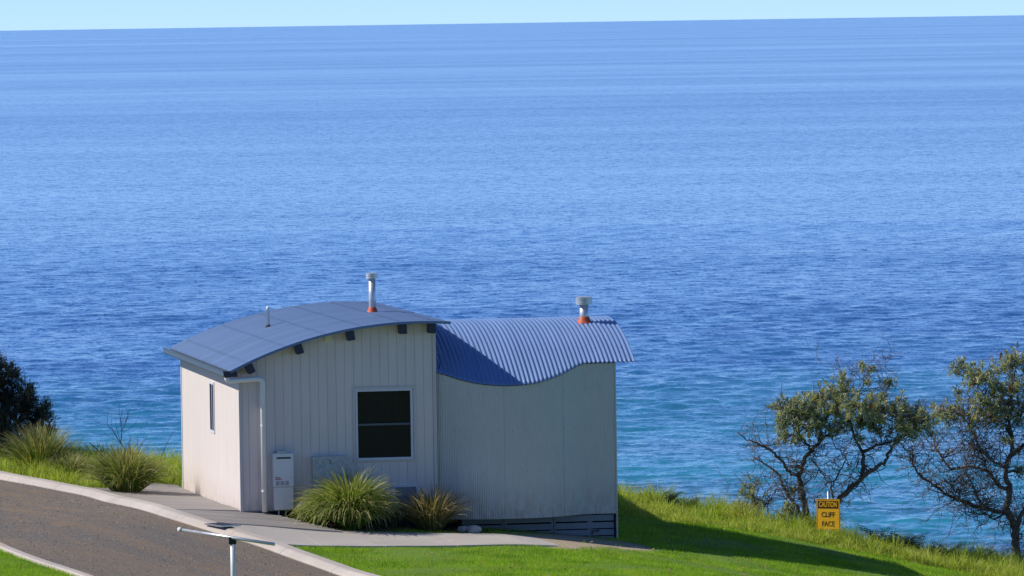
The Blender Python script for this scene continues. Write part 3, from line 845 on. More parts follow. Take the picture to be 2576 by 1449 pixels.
# wavy wall
AE = 6.484
ZB = -.242
ar = np.array([(u, eave_w(u) + .055) for u in np.linspace(3.345, AE, 700)])
for _ in range(60): ar[1:-1] = (ar[:-2] + 2 * ar[1:-1] + ar[2:]) / 4
dl = np.r_[0, np.cumsum(np.linalg.norm(np.diff(ar, axis=0), axis=1))]
ns = int(dl[-1] / .030 * 8)
ss = np.linspace(0, dl[-1], ns)
ax_, ay_ = np.interp(ss, dl, ar[:, 0]), np.interp(ss, dl, ar[:, 1])
tx_, ty_ = np.gradient(ax_), np.gradient(ay_); tl = np.hypot(tx_, ty_); nx, ny = ty_ / tl, -tx_ / tl
off = .0042 * np.sin(ss / .030 * 2 * math.pi)
wx, wy = ax_ + nx * off, ay_ + ny * off
top = np.array([zr(RW - (y - .055)) - .012 for y in ay_])
Pw = np.stack([np.stack([wx, wy, np.full(ns, ZB)], 1), np.stack([wx, wy, top], 1)], 1)
awall = MB().grid(Pw).build('corrugated_wall', M['wallsteel'], cabin, smooth=True)
wsc = MB()
for z in (-.16, .55, 1.25, 1.9):
    for j in range(24, ns, 66): wsc.obox((wx[j] + nx[j] * .004, wy[j] + ny[j] * .004, z), (1, 0, 0), (0, 1, 0), (0, 0, 1), .006, .004, .006)
wsc.build('screws', M['skirt'], awall, kind='stuff')
for j in (int(ns * .36), int(ns * .69)):
    MB().box(wx[j] - .003, wx[j] + .003, wy[j] - .005, wy[j] + .002, ZB, top[j] - .01).build('lap_seam', M['wallsteel'], awall)
# floor plate under the bulge, remaining walls
fl = MB(); us_ = np.linspace(3.36, AE, 60)
Pfl = np.array([[(u, np.interp(u, ax_, ay_) + .012, ZB + .004), (u, 1.2, ZB + .004)] for u in us_]); fl.grid(Pfl); fl.build('floor_plate', M['skirt'], cabin)
ws_ = np.linspace(.235, 3.16, 24)
Pe = np.array([[(AE - .004, w, -.72), (AE - .004, w, zr(RW - w) - .012)] for w in ws_])
MB().grid(Pe).build('end_wall', M['wallsteel'], cabin)
MB().box(3.36, AE - .01, 3.14, 3.16, -.8, zr(-.56) - .02).build('annexe_back_wall', M['wallsteel'], cabin)
MB().box(AE - .022, AE + .004, .205, .26, -.78, zr(RW - .2) - .03).build('corner_flashing', M['wallsteel'], cabin)
# slatted skirting below the annexe
zt = -.262
for i, (a, b) in enumerate(((3.8, 4.52), (4.53, 5.38), (5.39, AE - .05))):
    for j in range(4):
        z1 = -.262 - j * .121 - (.006 if j else 0); z0 = z1 - .103
        MB().box(a, b - .004, .262, .282, z0, z1).build('skirting_board', M['skirt'], cabin, bevel=.003)
for u in (3.9, 4.535, 5.385, 6.02): MB().box(u - .04, u + .04, .284, .32, -.80, -.26).build('skirting_stud', M['skirt'], cabin)
MB().box(3.4, AE - .02, .6, .62, -.9, -.26).build('underfloor_shade', M['dark'], cabin)  # dark sheet standing in for the shade behind the skirting gaps
lt_ = MB().box(6.04, 6.16, .240, .262, -.545, -.525); lt_.box(6.04, 6.055, .240, .262, -.60, -.545); lt_.box(6.145, 6.16, .240, .262, -.545, -.495)
lt_.build('hatch_latch', M['navy'], cabin)
fl2 = flue(6.279, 1.9275, zr(RW - 1.9275) + .0, .43, .077, .143, .125, 4)
# cable loop where the roofs meet
cb = [(3.40 + .045 * math.sin(t), .12, 2.42 + .13 * math.cos(t)) for t in np.linspace(0, math.pi, 12)]
MB().tube(cb, .007, 6).build('cable_loop', M['black'], cabin)

# ------------------------------------------------------------------ text helper
def text_mesh(body, size, bold=0.0):
    cu_ = bpy.data.curves.new('t', 'FONT'); cu_.body = body; cu_.size = size; cu_.align_x = 'CENTER'; cu_.align_y = 'CENTER'
    cu_.offset = bold; cu_.extrude = .0012; cu_.resolution_u = 3
    ob = bpy.data.objects.new('t', cu_); col.objects.link(ob)
    dg = bpy.context.evaluated_depsgraph_get()
    me = bpy.data.meshes.new_from_object(ob.evaluated_get(dg))
    bpy.data.objects.remove(ob); bpy.data.curves.remove(cu_)
    return me
def text_obj(name, body, size, mat_, parent, p, width=None, bold=0.0, sy=1.0):
    me = text_mesh(body, size, bold); me.materials.clear()
    o = link(me, name, mat_, parent)
    o.location = p; o.rotation_euler = (R(90), 0, 0)
    xs = [v.co.x for v in me.vertices]; wd = max(xs) - min(xs)
    s = width / wd if width else 1.0
    o.scale = (s, sy, 1)
    return o

# ------------------------------------------------------------------ heater and meter box on the front wall
he = tag(empty('water_heater', loc(.70, -.16, .01), YAW), 'white wall-mounted gas water heater beside the white downpipe', 'water heater')
MB().box(-.172, .172, -.05, .155, .39, .95).build('body', M['heater'], he, bevel=.012)
MB().box(-.165, .165, -.045, .155, .0, .386).build('pipe_cover', M['heater'], he, bevel=.01)
ex = MB().box(-.115, .125, -.056, -.051, .862, .888).build('exhaust_slot', M['black'], he)
MB().box(-.122, .132, -.060, -.0515, .852, .861).build('slot_lip', M['heater'], ex)
MB().box(-.10, .06, .0, .155, .951, .985).build('wall_bracket', M['galv'], he)
MB().lathe([(.014, 0), (.014, .003)], (.125, -.053, .55), 10).build('lock', M['black'], he)
text_obj('lettering', 'Rinnai', .035, M['red'], he, (-.10, -.0525, .545), .085, .0008)
text_obj('lettering', 'INFINITY', .022, M['red'], he, (-.085, -.0525, .515), .12, .0008)
for i in range(3): MB().box(-.135 + i * .08, -.075 + i * .08, -.0525, -.0505, .415, .485).build('data_label', M['grey'], he)
MB().tube([(-.08, .05, -.28), (-.08, .05, .02)], .012, 8).tube([(.04, .05, -.28), (.04, .05, .02)], .009, 8).build('pipes', M['pvc'], he, smooth=True)
me_ = tag(empty('meter_box', loc(1.507, -.07, .28), YAW), 'speckled grey galvanised meter box on the wall behind the big tussock', 'meter box')
MB().box(-.297, .297, -.055, .068, 0, .605).build('case', M['meter'], me_, bevel=.006)
MB().box(-.303, .303, -.066, -.056, -.004, .609).build('door', M['meter'], me_, bevel=.004)
for z_ in (.475, .515): MB().box(-.011, .011, -.071, -.0665, z_, z_ + .018).build('lock', M['black'], me_)

# ------------------------------------------------------------------ T-shaped rail post in the foreground
Yp = 93.0
jt = at(585, 1358, Yp); le = at(452, 1332, Yp + .5); ri = at(690, 1369, Yp - .45)
gb = gz(jt[0], jt[1])
tp = tag(empty('rail_post', (jt[0], jt[1], gb)), 'slim white post with a sloping bar and black clamp, by the road', 'post')
b0 = np.array([jt[0], jt[1], gb])
MB().tube([(0, 0, -.2), (.0, 0, jt[2] - gb - .01)], .036, 14).build('upright', M['pvc'], tp, smooth=True)
MB().tube([le - b0, ri - b0], .024, 12).build('crossbar', M['alu'], tp, smooth=True)
MB().tube([le - b0 + (le - ri) / np.linalg.norm(le - ri) * .02, le - b0 - (le - ri) / np.linalg.norm(le - ri) * .04], .034, 12).build('end_cap', M['pvc'], tp, smooth=True)
MB().box(-.055, .055, -.05, .05, jt[2] - gb - .065, jt[2] - gb + .045).build('clamp', M['black'], tp, bevel=.01)

# steel grate where the boardwalk meets the kerb
_gi = int(np.argmin(((kerb_line - pix(520, 1341)[:2]) ** 2).sum(1)))
g0 = np.r_[kerb_line[_gi] + kn[_gi] * .20, gz(*kerb_line[_gi])]
gr = tag(empty('drain_grate', (g0[0], g0[1], g0[2] + .147), math.atan2(kt[_gi][1], kt[_gi][0]) + math.pi / 2), 'small steel mesh drain grate set in the kerb beside the boardwalk', 'grate')
gm = MB()
for i in range(9): gm.box(-.16 + i * .04 - .005, -.16 + i * .04 + .005, -.30, .30, -.014, 0)
for i in range(15): gm.box(-.165, .165, -.294 + i * .042 - .004, -.294 + i * .042 + .004, -.012, .002)
gm.build('bars', M['gutter'], gr)
gf = MB(); gf.box(-.18, .18, -.32, -.302, -.018, .004); gf.box(-.18, .18, .302, .32, -.018, .004); gf.box(-.18, -.167, -.302, .302, -.018, .004); gf.box(.167, .18, -.302, .302, -.018, .004)
gf.build('grate_frame', M['galv'], gr)
MB().box(-.166, .166, -.301, .301, -.020, -.016).build('sump_shade', M['dark'], gr)  # thin dark plate standing in for the shaded hollow under the bars

# ------------------------------------------------------------------ caution sign
SY = 112.6
s0 = at(2083.5, 1294, SY); sc_ = SY / FPX
sgz = gz(s0[0], SY)
sg = tag(empty('caution_sign', (s0[0], SY, sgz), R(-24)), 'yellow caution cliff face sign on a steel post in the long grass', 'sign')
W2, H2 = 58 * sc_ / 2 / math.cos(R(24)), 79 * sc_ / 2
zc = s0[2] - sgz
def rrect(w, h, r_, y0, y1, zc_):
    pts = []
    for (cx_, cz_, a0) in ((w - r_, h - r_, 0), (-w + r_, h - r_, 90), (-w + r_, -h + r_, 180), (w - r_, -h + r_, 270)):
        for k in range(6): a_ = R(a0 + 18 * k); pts.append((cx_ + r_ * math.cos(a_), cz_ + r_ * math.sin(a_)))
    n = len(pts)
    return MB().add([(p[0], y0, zc_ + p[1]) for p in pts] + [(p[0], y1, zc_ + p[1]) for p in pts],
                    [tuple(range(n)), tuple(range(2 * n - 1, n - 1, -1))] + [(i, n + i, n + (i + 1) % n, (i + 1) % n) for i in range(n)])
plate = rrect(W2, H2, .03, -.004, .0, zc).build('plate', M['yellow'], sg)
MB().box(-W2 * .86, W2 * .86, -.0065, -.0042, zc + H2 * .38, zc + H2 * .87).build('header_panel', M['signblack'], plate)
text_obj('lettering', 'CAUTION', .12, M['yellow'], plate, (0, -.0085, zc + H2 * .625), W2 * 1.5, .003, 1.1)
text_obj('lettering', 'CLIFF', .12, M['signblack'], plate, (0, -.006, zc - H2 * .03), W2 * 1.14, .0015, 1.05)
text_obj('lettering', 'FACE', .12, M['signblack'], plate, (0, -.006, zc - H2 * .62), W2 * 1.06, .0015, 1.05)
bd = MB()
for (a, b, c, d) in ((-W2 + .012, W2 - .012, zc + H2 - .018, zc + H2 - .012), (-W2 + .012, W2 - .012, zc - H2 + .012, zc - H2 + .018)): bd.box(a, b, -.0055, -.0042, c, d)
for a in (-W2 + .010, W2 - .016): bd.box(a, a + .006, -.0055, -.0042, zc - H2 + .03, zc + H2 - .03)
bd.build('border_line', M['signblack'], plate)
pt = at(2083, 1236, SY)[2] - sgz
MB().tube([(-.002, .03, -.3), (-.002, .03, pt)], .026, 12).build('post', M['galv'], sg, smooth=True)
MB().box(-.05, .05, .0005, .06, zc + H2 * .55, zc + H2 * .62).build('bracket', M['galv'], sg)

# ------------------------------------------------------------------ rocks
def rock(c, sx, sy, sz, seed, label):
    r_ = np.random.default_rng(seed)
    bm = bmesh.new(); bmesh.ops.create_icosphere(bm, subdivisions=3, radius=1)
    d = [(r_.normal(size=3), r_.uniform(.55, .95)) for _ in range(9)]
    for v in bm.verts:
        p = np.array(v.co)
        for n_, k_ in d:
            n2 = n_ / np.linalg.norm(n_); e = p @ n2
            if e > k_: p = p - n2 * (e - k_) * .9
        v.co = (p[0] * sx, p[1] * sy, p[2] * sz + sz * .5)
    me = bpy.data.meshes.new('white_rock'); bm.to_mesh(me); bm.free()
    o = link(me, 'white_rock', M['rock']); o.location = tuple(c); o.rotation_euler = (0, 0, r_.random() * 3)
    return tag(o, label, 'rock', 'rocks at the edge of the garden bed')
rock(pix(1163, 1338), .13, .10, .075, 3, 'small tan-stained pale rock touching the dry tussock')
rock(pix(1192, 1342), .17, .12, .095, 5, 'larger white rock at the end of the garden bed by the path')

# ------------------------------------------------------------------ grasses
def blades(P, h, wd, lean, seg=2, seed=0, lean_dir=None, bend_=1.0):
    """P (n,3) roots; h, wd (n,); ribbons of seg segments ending in a point. Returns verts, tris, tip attribute"""
    r_ = np.random.default_rng(seed); n = len(P)
    az = r_.random(n) * 2 * math.pi if lean_dir is None else lean_dir
    d = np.stack([np.cos(az), np.sin(az), np.zeros(n)], 1)
    fa = r_.random(n) * 2 * math.pi
    side_ = np.stack([np.cos(fa), np.sin(fa), np.zeros(n)], 1)
    vs_, tip = [], []
    for s_ in range(seg + 1):
        t = s_ / seg
        th = lean * (t ** bend_)
        c = P + (d * (np.sin(th) * t)[:, None] + np.array([0, 0, 1.0]) * (np.cos(th) * t)[:, None]) * h[:, None]
        if s_ == seg: vs_.append(c[:, None]); tip.append(np.full((n, 1), 1.0))
        else:
            ww = (wd * (1 - .45 * t) / 2)[:, None]
            vs_.append(np.stack([c - side_ * ww, c + side_ * ww], 1)); tip.append(np.full((n, 2), t))
    V = np.concatenate(vs_, 1); T = np.concatenate(tip, 1)
    k_ = 2 * seg + 1
    f = []
    for s_ in range(seg - 1):
        a = 2 * s_
        f += [(a, a + 1, a + 3), (a, a + 3, a + 2)]
    a = 2 * (seg - 1); f.append((a, a + 1, a + 2))
    Fc = (np.arange(n)[:, None, None] * k_ + np.array(f)[None]).reshape(-1, 3)
    return V.reshape(-1, 3), Fc, T.ravel()
def half(x): return .093 * x
path_ring = path_poly
def road_side(x, y):
    """signed distance beyond the sea-side kerb (positive = sea side)"""
    i = np.argmin((x[:, None] - kerb_line[None, :, 0]) ** 2 + (y[:, None] - kerb_line[None, :, 1]) ** 2, 1)
    return (x - kerb_line[i, 0]) * kn[i, 0] + (y - kerb_line[i, 1]) * kn[i, 1]
def low_side(x, y):
    i = np.argmin((x[:, None] - kerb_low[None, :, 0]) ** 2 + (y[:, None] - kerb_low[None, :, 1]) ** 2, 1)
    return (x - kerb_low[i, 0]) * ln[i, 0] + (y - kerb_low[i, 1]) * ln[i, 1]
mow = np.array([pix(*q)[:2] for q in [(1500, 1292), (1560, 1298), (1700, 1314), (1900, 1343), (2050, 1370), (2200, 1398), (2400, 1436), (2576, 1472), (2800, 1512)]])
def mow_y(x): return np.interp(x, mow[:, 0], mow[:, 1])
def occupied(x, y, pad=0.0):
    u, w = to_uw_arr(x, y)
    b = (u > -.02 - pad) & (u < 3.4) & (w > -.02 - pad) & (w < 8.05)
    b |= (u >= 3.3) & (u < AE + .01 + pad) & (w > np.interp(u, [3.3, 5.6, 5.9], [.2, .2, .2]) - pad) & (w < 3.65)
    b |= inside(x, y, path_ring)
    kl = np.interp(w, _kb[::-1, 1], _kb[::-1, 0])
    b |= (w > -1.7) & (w < 8.6) & (u < np.where(w > 0, 0, np.interp(w, [-1.7, -1.3, -.75, -.12, 0], [1.55, 1.30, .95, .52, .45]))) & (u > np.maximum(kl, -2.2)) & ((w < 6.6) | (u > -1.0 - (8.6 - w) * .1))
    return b
def scatter(n, x0, x1, y0, y1, seed):
    r_ = np.random.default_rng(seed)
    return r_.uniform(x0, x1, n), r_.uniform(y0, y1, n), r_
def vnoise(x, y, sc, seed):                     # cheap smooth noise
    r_ = np.random.default_rng(seed); s = 0
    for i in range(9):
        a = r_.random() * 6.28; f = sc * r_.uniform(.5, 2.0)
        s = s + np.sin(f * (x * math.cos(a) + y * math.sin(a)) + r_.random() * 6.28)
    return s / 9 ** .5 / 1.4
# mown lawn
x, y, r_ = scatter(620000, -5.5, 11.0, 92.5, 115.5, 11)
keep = (np.abs(x) < half(y) + .6) & (road_side(x, y) > .40) & ~occupied(x, y, .0) & (y < mow_y(x) + .25) & (x > -4.2)
dm = dirt_mask(x, y); keep &= r_.random(len(x)) > np.clip((dm + .25 * vnoise(x, y, 4, 5) - .28) * 3.0, 0, .985)
mm = mulch_mask(x, y); keep &= r_.random(len(x)) > np.clip(mm * 2 - .2, 0, .97)
x, y = x[keep], y[keep]
P = np.c_[x, y, ground(x, y) - .005]
tuft = np.clip(vnoise(x, y, 2.6, 8), -1, 1)
h = (.040 + .018 * r_.random(len(x))) * (1 + .5 * np.maximum(tuft, 0) ** 2)
V, Fc, T = blades(P, h, .007 + .005 * r_.random(len(x)), r_.uniform(.1, 1.0, len(x)), 1, 12)
o = np_mesh('lawn', V, Fc, M['lawn'], kind='stuff', attr={'tip': T}); tag(o, 'mown green lawn in front of the cabin and path', 'grass')
# lawn across the road, bottom left
x, y, r_ = scatter(90000, -10.5, -5.0, 92.0, 101, 13)
keep = (np.abs(x) < half(y) + .6) & (low_side(x, y) > .14)
x, y = x[keep], y[keep]
P = np.c_[x, y, ground(x, y) - .005]
V, Fc, T = blades(P, .045 + .03 * r_.random(len(x)), .007 + .005 * r_.random(len(x)), r_.uniform(.1, 1.0, len(x)), 1, 14)
o = np_mesh('verge_grass', V, Fc, M['lawn'], kind='stuff', attr={'tip': T}); tag(o, 'corner of green lawn on the near side of the road', 'grass')
# long grass along the cliff top
x, y, r_ = scatter(190000, -11.5, 11.5, 107.0, 121.5, 15)
cxs, cys, r3 = scatter(5200, -11.5, 11.5, 107.0, 121.5, 17)
pick = r3.integers(0, len(cxs), 330000)
gx, gy = r3.normal(0, .085, len(pick)), r3.normal(0, .085, len(pick))
csz = r3.uniform(.55, 1.45, len(cxs))
x = np.r_[x, cxs[pick] + gx]; y = np.r_[y, cys[pick] + gy]
hs_ = np.r_[np.full(190000, .55), csz[pick] * (1.15 - 2.2 * np.hypot(gx, gy))]
ld = np.r_[r_.normal(.4, 1.5, 190000), np.arctan2(gy, gx) + r3.normal(0, .5, len(pick))]
yc = crest(x)
right = (y > mow_y(x) - .02 + .22 * vnoise(x, y, 1.5, 3)) & (x > 1.0)
left = (x < -3.0) & (road_side(x, y) > .75) & (y > 112.2)
mid = (x >= -3.0) & (x <= 1.0) & (y > 115)
keep = (right | left | mid) & (y < yc + 1.3) & (np.abs(x) < half(y) + .7) & ~occupied(x, y, .03)
x, y, hs_, ld = x[keep], y[keep], hs_[keep], ld[keep]
edge = np.where(x > 1, np.clip((y - mow_y(x)) / 1.3, 0, 1), 1.0)
cl = vnoise(x, y, 1.1, 21)
h = (.12 + .25 * edge ** .7) * (1 + .28 * cl) * np.maximum(hs_, .3) * r_.uniform(.6, 1.15, len(x))
h = np.maximum(h, .06)
P = np.c_[x, y, ground(x, y) - .01]
V, Fc, T = blades(P, h, .007 + .007 * r_.random(len(x)), r_.uniform(.15, 1.2, len(x)), 3, 16, lean_dir=ld, bend_=1.4)
o = np_mesh('long_grass', V, Fc, M['long'], kind='stuff', attr={'tip': T}); tag(o, 'long unmown green grass along the cliff top', 'grass')
print('grass tris', len(Fc))
# bark mulch chips in the bed and dead leaves on the lawn
r_ = np.random.default_rng(31)
ch = MB()
for c, rad in zip(_mc, (.9, .75, .45)):
    for _ in range(150):
        a_ = r_.random() * 6.28; q = c + rad * math.sqrt(r_.random()) * np.array([math.cos(a_), math.sin(a_)])
        uu_, ww_ = to_uw(np.r_[q, 0])
        if ww_ > -.02 or inside(np.array([q[0]]), np.array([q[1]]), path_ring)[0]: continue
        t_ = r_.random() * 6.28
        ch.obox((q[0], q[1], gz(*q) + .012), (math.cos(t_), math.sin(t_), .2), (-math.sin(t_), math.cos(t_), 0), (0, -.2, 1), r_.uniform(.015, .04), .008, .005)
o = ch.build('bark_mulch', M['twig'], kind='stuff'); tag(o, 'dark bark mulch under the tussocks by the wall', 'mulch')
lf = MB()
for _ in range(46):
    X_, Y_ = r_.uniform(-1.5, 6), r_.uniform(98.5, 107.5)
    if occupied(np.array([X_]), np.array([Y_]), .1)[0]: continue
    t_ = r_.random() * 6.28
    lf.obox((X_, Y_, gz(X_, Y_) + .05), (math.cos(t_), math.sin(t_), .3), (-math.sin(t_), math.cos(t_), .2), (-.3, 0, 1), r_.uniform(.025, .05), r_.uniform(.01, .018), .002)
o = lf.build('fallen_leaves', paint('dry_leaf', (.36, .24, .12), .8, .2, 8), kind='stuff'); tag(o, 'scattered dry brown leaves on the mown lawn', 'leaves')

# tussocks: arching strap leaves
def tussock(name, c, n, hgt, spread, mat_, seed, label, wd=.011, droop=1.9, seeds=0, zs=1.0):
    r_ = np.random.default_rng(seed)
    root = tag(empty(name, c), label, 'plant', 'strappy tussock plants')
    az = r_.random(n) * 2 * math.pi; rad = r_.random(n) ** .6
    base = np.c_[np.cos(az) * rad * spread * .24, np.sin(az) * rad * spread * .24, np.zeros(n)]
    L = hgt * r_.uniform(.65, 1.2, n)
    th0 = .05 + .75 * rad * r_.uniform(.5, 1.2, n); dr = droop * r_.uniform(.35, 1.1, n) * (.35 + .65 * rad)
    az2 = az + r_.normal(0, .55, n); d = np.c_[np.cos(az2), np.sin(az2), np.zeros(n)]
    sd = np.c_[-d[:, 1], d[:, 0], np.zeros(n)]
    seg = 6; p = base.copy(); vs_, T = [], []
    tw = r_.uniform(-.9, .9, n)
    w0 = wd * r_.uniform(.6, 1.3, n)
    for s_ in range(seg + 1):
        t = s_ / seg
        th = th0 + dr * t * t
        ww = (w0 * (1 - t ** 3 * .85) / 2)[:, None]
        nrm = np.stack([-np.cos(th)[:, None] * d, ], 0)[0] + np.array([0, 0, 1.0]) * np.sin(th)[:, None]
        sv = sd * np.cos(tw)[:, None] + nrm * np.sin(tw)[:, None]
        vs_.append(np.stack([p - sv * ww, p + sv * ww], 1)); T.append(np.full((n, 2), t) * r_.uniform(.6, 1.15, n)[:, None])
        p = p + (d * np.sin(th)[:, None] * (spread / hgt if spread > hgt else 1) + np.array([0, 0, zs]) * np.cos(th)[:, None]) * (L / seg)[:, None]
        p[:, 2] = np.maximum(p[:, 2], .01)
    V = np.concatenate(vs_, 1); k_ = 2 * (seg + 1)
    f = [(2 * s_, 2 * s_ + 1, 2 * s_ + 3, 2 * s_ + 2) for s_ in range(seg)]
    Fc = (np.arange(n)[:, None, None] * k_ + np.array(f)[None]).reshape(-1, 4)
    np_mesh('leaves', V.reshape(-1, 3), Fc, mat_, root, attr={'tip': np.concatenate(T, 1).ravel()})
    if seeds:
        sm = MB()
        for _ in range(seeds):
            a_ = r_.random() * 6.28; l_ = r_.uniform(.1, .5); e = np.array([math.cos(a_) * l_ * spread, math.sin(a_) * l_ * spread, hgt * r_.uniform(.75, 1.05)])
            sm.tube([(0, 0, .05), e * .55 + (0, 0, .05), e], [.004, .003, .002], 4)
            sm.tube([e * .82, e * .9 + (0, 0, .01), e], [.004, .010, .003], 4)
        sm.build('seed_heads', M['tussd'], root)
    return root
tussock('tussock_plant', pix(880, 1330), 2400, .96, .72, M['tuss'], 41, 'large rounded green tussock in front of the meter box', .021, 3.0, 14)
tussock('tussock_plant', pix(1085, 1335), 900, .76, .66, M['tussd'], 42, 'brown-tipped dry tussock beside the white rocks', .014, 1.9, 6)
tussock('tussock_plant', pix(100, 1196), 1300, .92, .74, M['tussk'], 43, 'upright green tussock below the dark shrub, leftmost by the kerb', .013, 1.5, 34)
tussock('tussock_plant', pix(176, 1212), 600, .52, .60, M['tussk'], 44, 'smallest low tussock between the two large ones by the kerb', .013, 1.8, 10)
tussock('tussock_plant', pix(318, 1243), 1700, .86, .86, M['tussk'], 45, 'spreading tussock drooping over the kerb next to the boardwalk', .013, 2.3, 16)
tussock('tussock_plant', pix(790, 1322), 320, .42, .45, M['tuss'], 46, 'low grassy tuft at the heater end of the garden bed', .012, 1.7, 4)

# ------------------------------------------------------------------ woody plants
def wander(a, b, n, amp, r_):
    a = np.asarray(a, float); b = np.asarray(b, float); L = np.linalg.norm(b - a)
    t = np.linspace(0, 1, n)[:, None]
    p = a * (1 - t) + b * t
    j = np.cumsum(r_.normal(0, 1, (n, 3)), 0); j -= j[:1] * (1 - t) + j[-1:] * t
    return p + j * amp * L / math.sqrt(n)
def leaf_mesh(C, D, L, Wd, seed, tint, fold=.25):
    """rhombic leaves: C base points, D directions"""
    r_ = np.random.default_rng(seed); n = len(C)
    D = D / np.linalg.norm(D, axis=1)[:, None]
    a = np.cross(D, r_.normal(size=(n, 3)) * .45 + np.array([0, 0, 1.0])); a /= np.linalg.norm(a, axis=1)[:, None] + 1e-9
    nn = np.cross(a, D)
    m = C + D * (L * .55)[:, None] - nn * (L * .03)[:, None]
    V = np.stack([C, m + a * (Wd / 2)[:, None] + nn * (Wd * fold)[:, None], C + D * L[:, None] - nn * (L * .12)[:, None], m - a * (Wd / 2)[:, None] + nn * (Wd * fold)[:, None]], 1)
    Fc = (np.arange(n)[:, None, None] * 4 + np.array([[0, 1, 2], [0, 2, 3]])[None]).reshape(-1, 3)
    return V.reshape(-1, 3), Fc, np.repeat(tint, 4)
def banksia(name, label, base_px, Yt, limbs, blobs, seed, twigs, per_blob=30, cat='tree', leaf=(.075, .13), spikes=0, dscale=.55):
    r_ = np.random.default_rng(seed)
    b0 = at(*c5(*base_px), Yt); zg = gz(b0[0], b0[1]) - .05
    org = np.array([b0[0], b0[1], zg])
    root = tag(empty(name, org), label, cat, 'coast banksias at the cliff edge')
    tm = MB(); nodes = []
    for pts, ra_, rb_, dep in limbs:
        Q = np.array([at(*c5(px, py), Yt + dd) for (px, py), dd in zip(pts, np.linspace(dep[0], dep[1], len(pts)))]) - org
        if ra_ > .05:                            # root the main stems in the ground
            Q = np.r_[[[Q[0][0], Q[0][1], min(Q[0][2], 0) - .1]], Q]
        P = smooth_poly(Q, len(Q) * 4, 2)
        P[1:-1] += r_.normal(0, .012, (len(P) - 2, 3))
        rad = np.linspace(ra_, rb_, len(P)) * r_.uniform(.88, 1.12, len(P))
        tm.tube(P, list(rad), 7)
        for k in range(2, len(P)): nodes.append((P[k], rad[k]))
    N = np.array([n_[0] for n_ in nodes]); NR = np.array([n_[1] for n_ in nodes])
    tw = MB(); C, D, L, Wd, T = [], [], [], [], []
    tips = []
    for (bx, by, br) in blobs:
        c0 = at(*c5(bx, by), Yt) - org
        rm = br * .50466 * .644 * Yt / FPX
        cnt = max(5, int(per_blob * (br / 110) ** 2))
        # a branch reaching into the clump
        d = np.linalg.norm(N - c0, axis=1); k = int(np.argmin(d + r_.random(len(d)) * .25))
        hub = c0 + np.array([0, r_.normal(0, dscale * .5), -rm * .3])
        B = wander(N[k], hub, 6, .22, r_); tw.tube(B, list(np.linspace(max(.008, min(NR[k] * .7, .022)), .007, 6)), 5)
        for _ in range(cnt):
            o_ = r_.normal(size=3); o_ /= np.linalg.norm(o_); o_ *= r_.random() ** .4
            k_o = 1.12 + (.35 if r_.random() < .12 else 0)
            q = hub + np.array([o_[0] * rm * k_o, o_[1] * rm * 1.1, rm * .3 + o_[2] * rm * k_o])
            s0_ = B[r_.integers(3, 6)]
            W_ = wander(s0_, q, 4, .2, r_); tw.tube(W_, [.006, .005, .004, .003], 3, False)
            tips.append(q)
            ax = q - W_[-2]; ax /= np.linalg.norm(ax) + 1e-9; ax = ax * .7 + np.array([0, 0, .6])
            m = r_.integers(11, 19)
            dv = r_.normal(size=(m, 3)) * .75 + ax * .75
            back = (r_.random(m) * .07)[:, None]
            C.append(q - ax * back); D.append(dv); L.append(r_.uniform(*leaf, m)); Wd.append(r_.uniform(.016, .027, m))
            T.append(np.full(m, r_.random() * .97 if r_.random() > .05 else 1.0))
    # bare lower twigs
    for _ in range(twigs):
        k = r_.integers(0, len(N)); a = N[k]
        d = r_.normal(size=3) * np.array([1, .8, .7]) + np.array([0, 0, .45]); d /= np.linalg.norm(d)
        l_ = r_.uniform(.2, .75)
        B = wander(a, a + d * l_, 6, .35, r_); tw.tube(B, list(np.linspace(min(NR[k] * .6, .010), .003, 6)), 4, False)
        for _2 in range(r_.integers(2, 6)):
            s_ = B[r_.integers(1, 6)]; d2 = d * .6 + r_.normal(size=3) * .7 + np.array([0, 0, .15]); d2 /= np.linalg.norm(d2)
            E_ = s_ + d2 * r_.uniform(.12, .38)
            B2 = wander(s_, E_, 5, .35, r_); tw.tube(B2, [.005, .0045, .004, .0035, .003], 3, False)
            for _3 in range(r_.integers(0, 3)):
                s3 = B2[r_.integers(1, 5)]; tw.tube(wander(s3, s3 + (d2 + r_.normal(size=3)) * r_.uniform(.04, .11), 3, .3, r_), [.0035, .003, .0025], 3, False)
    tm.build('trunk', M['bark'], root, smooth=True)
    tw.build('branches', M['bark'], root, smooth=True)
    V, Fc, TT = leaf_mesh(np.concatenate(C), np.concatenate(D), np.concatenate(L), np.concatenate(Wd), seed + 1, np.concatenate(T))
    np_mesh('crown', V, Fc, M['banksia'], root, attr={'tip': TT})
    for i in range(spikes):
        q = tips[r_.integers(0, len(tips))] + np.array([0, -.08, .02])
        MB().lathe([(.008, -.01), (.022, .0), (.026, .03), (.026, .07), (.018, .095), (.004, .10)], tuple(q), 8).build('flower_spike' if i % 3 else 'seed_cone', (M['spike'], M['spikeo'], M['cone'])[0 if i % 3 == 1 else (1 if i % 3 == 2 else 2)], root, smooth=True)
    return root
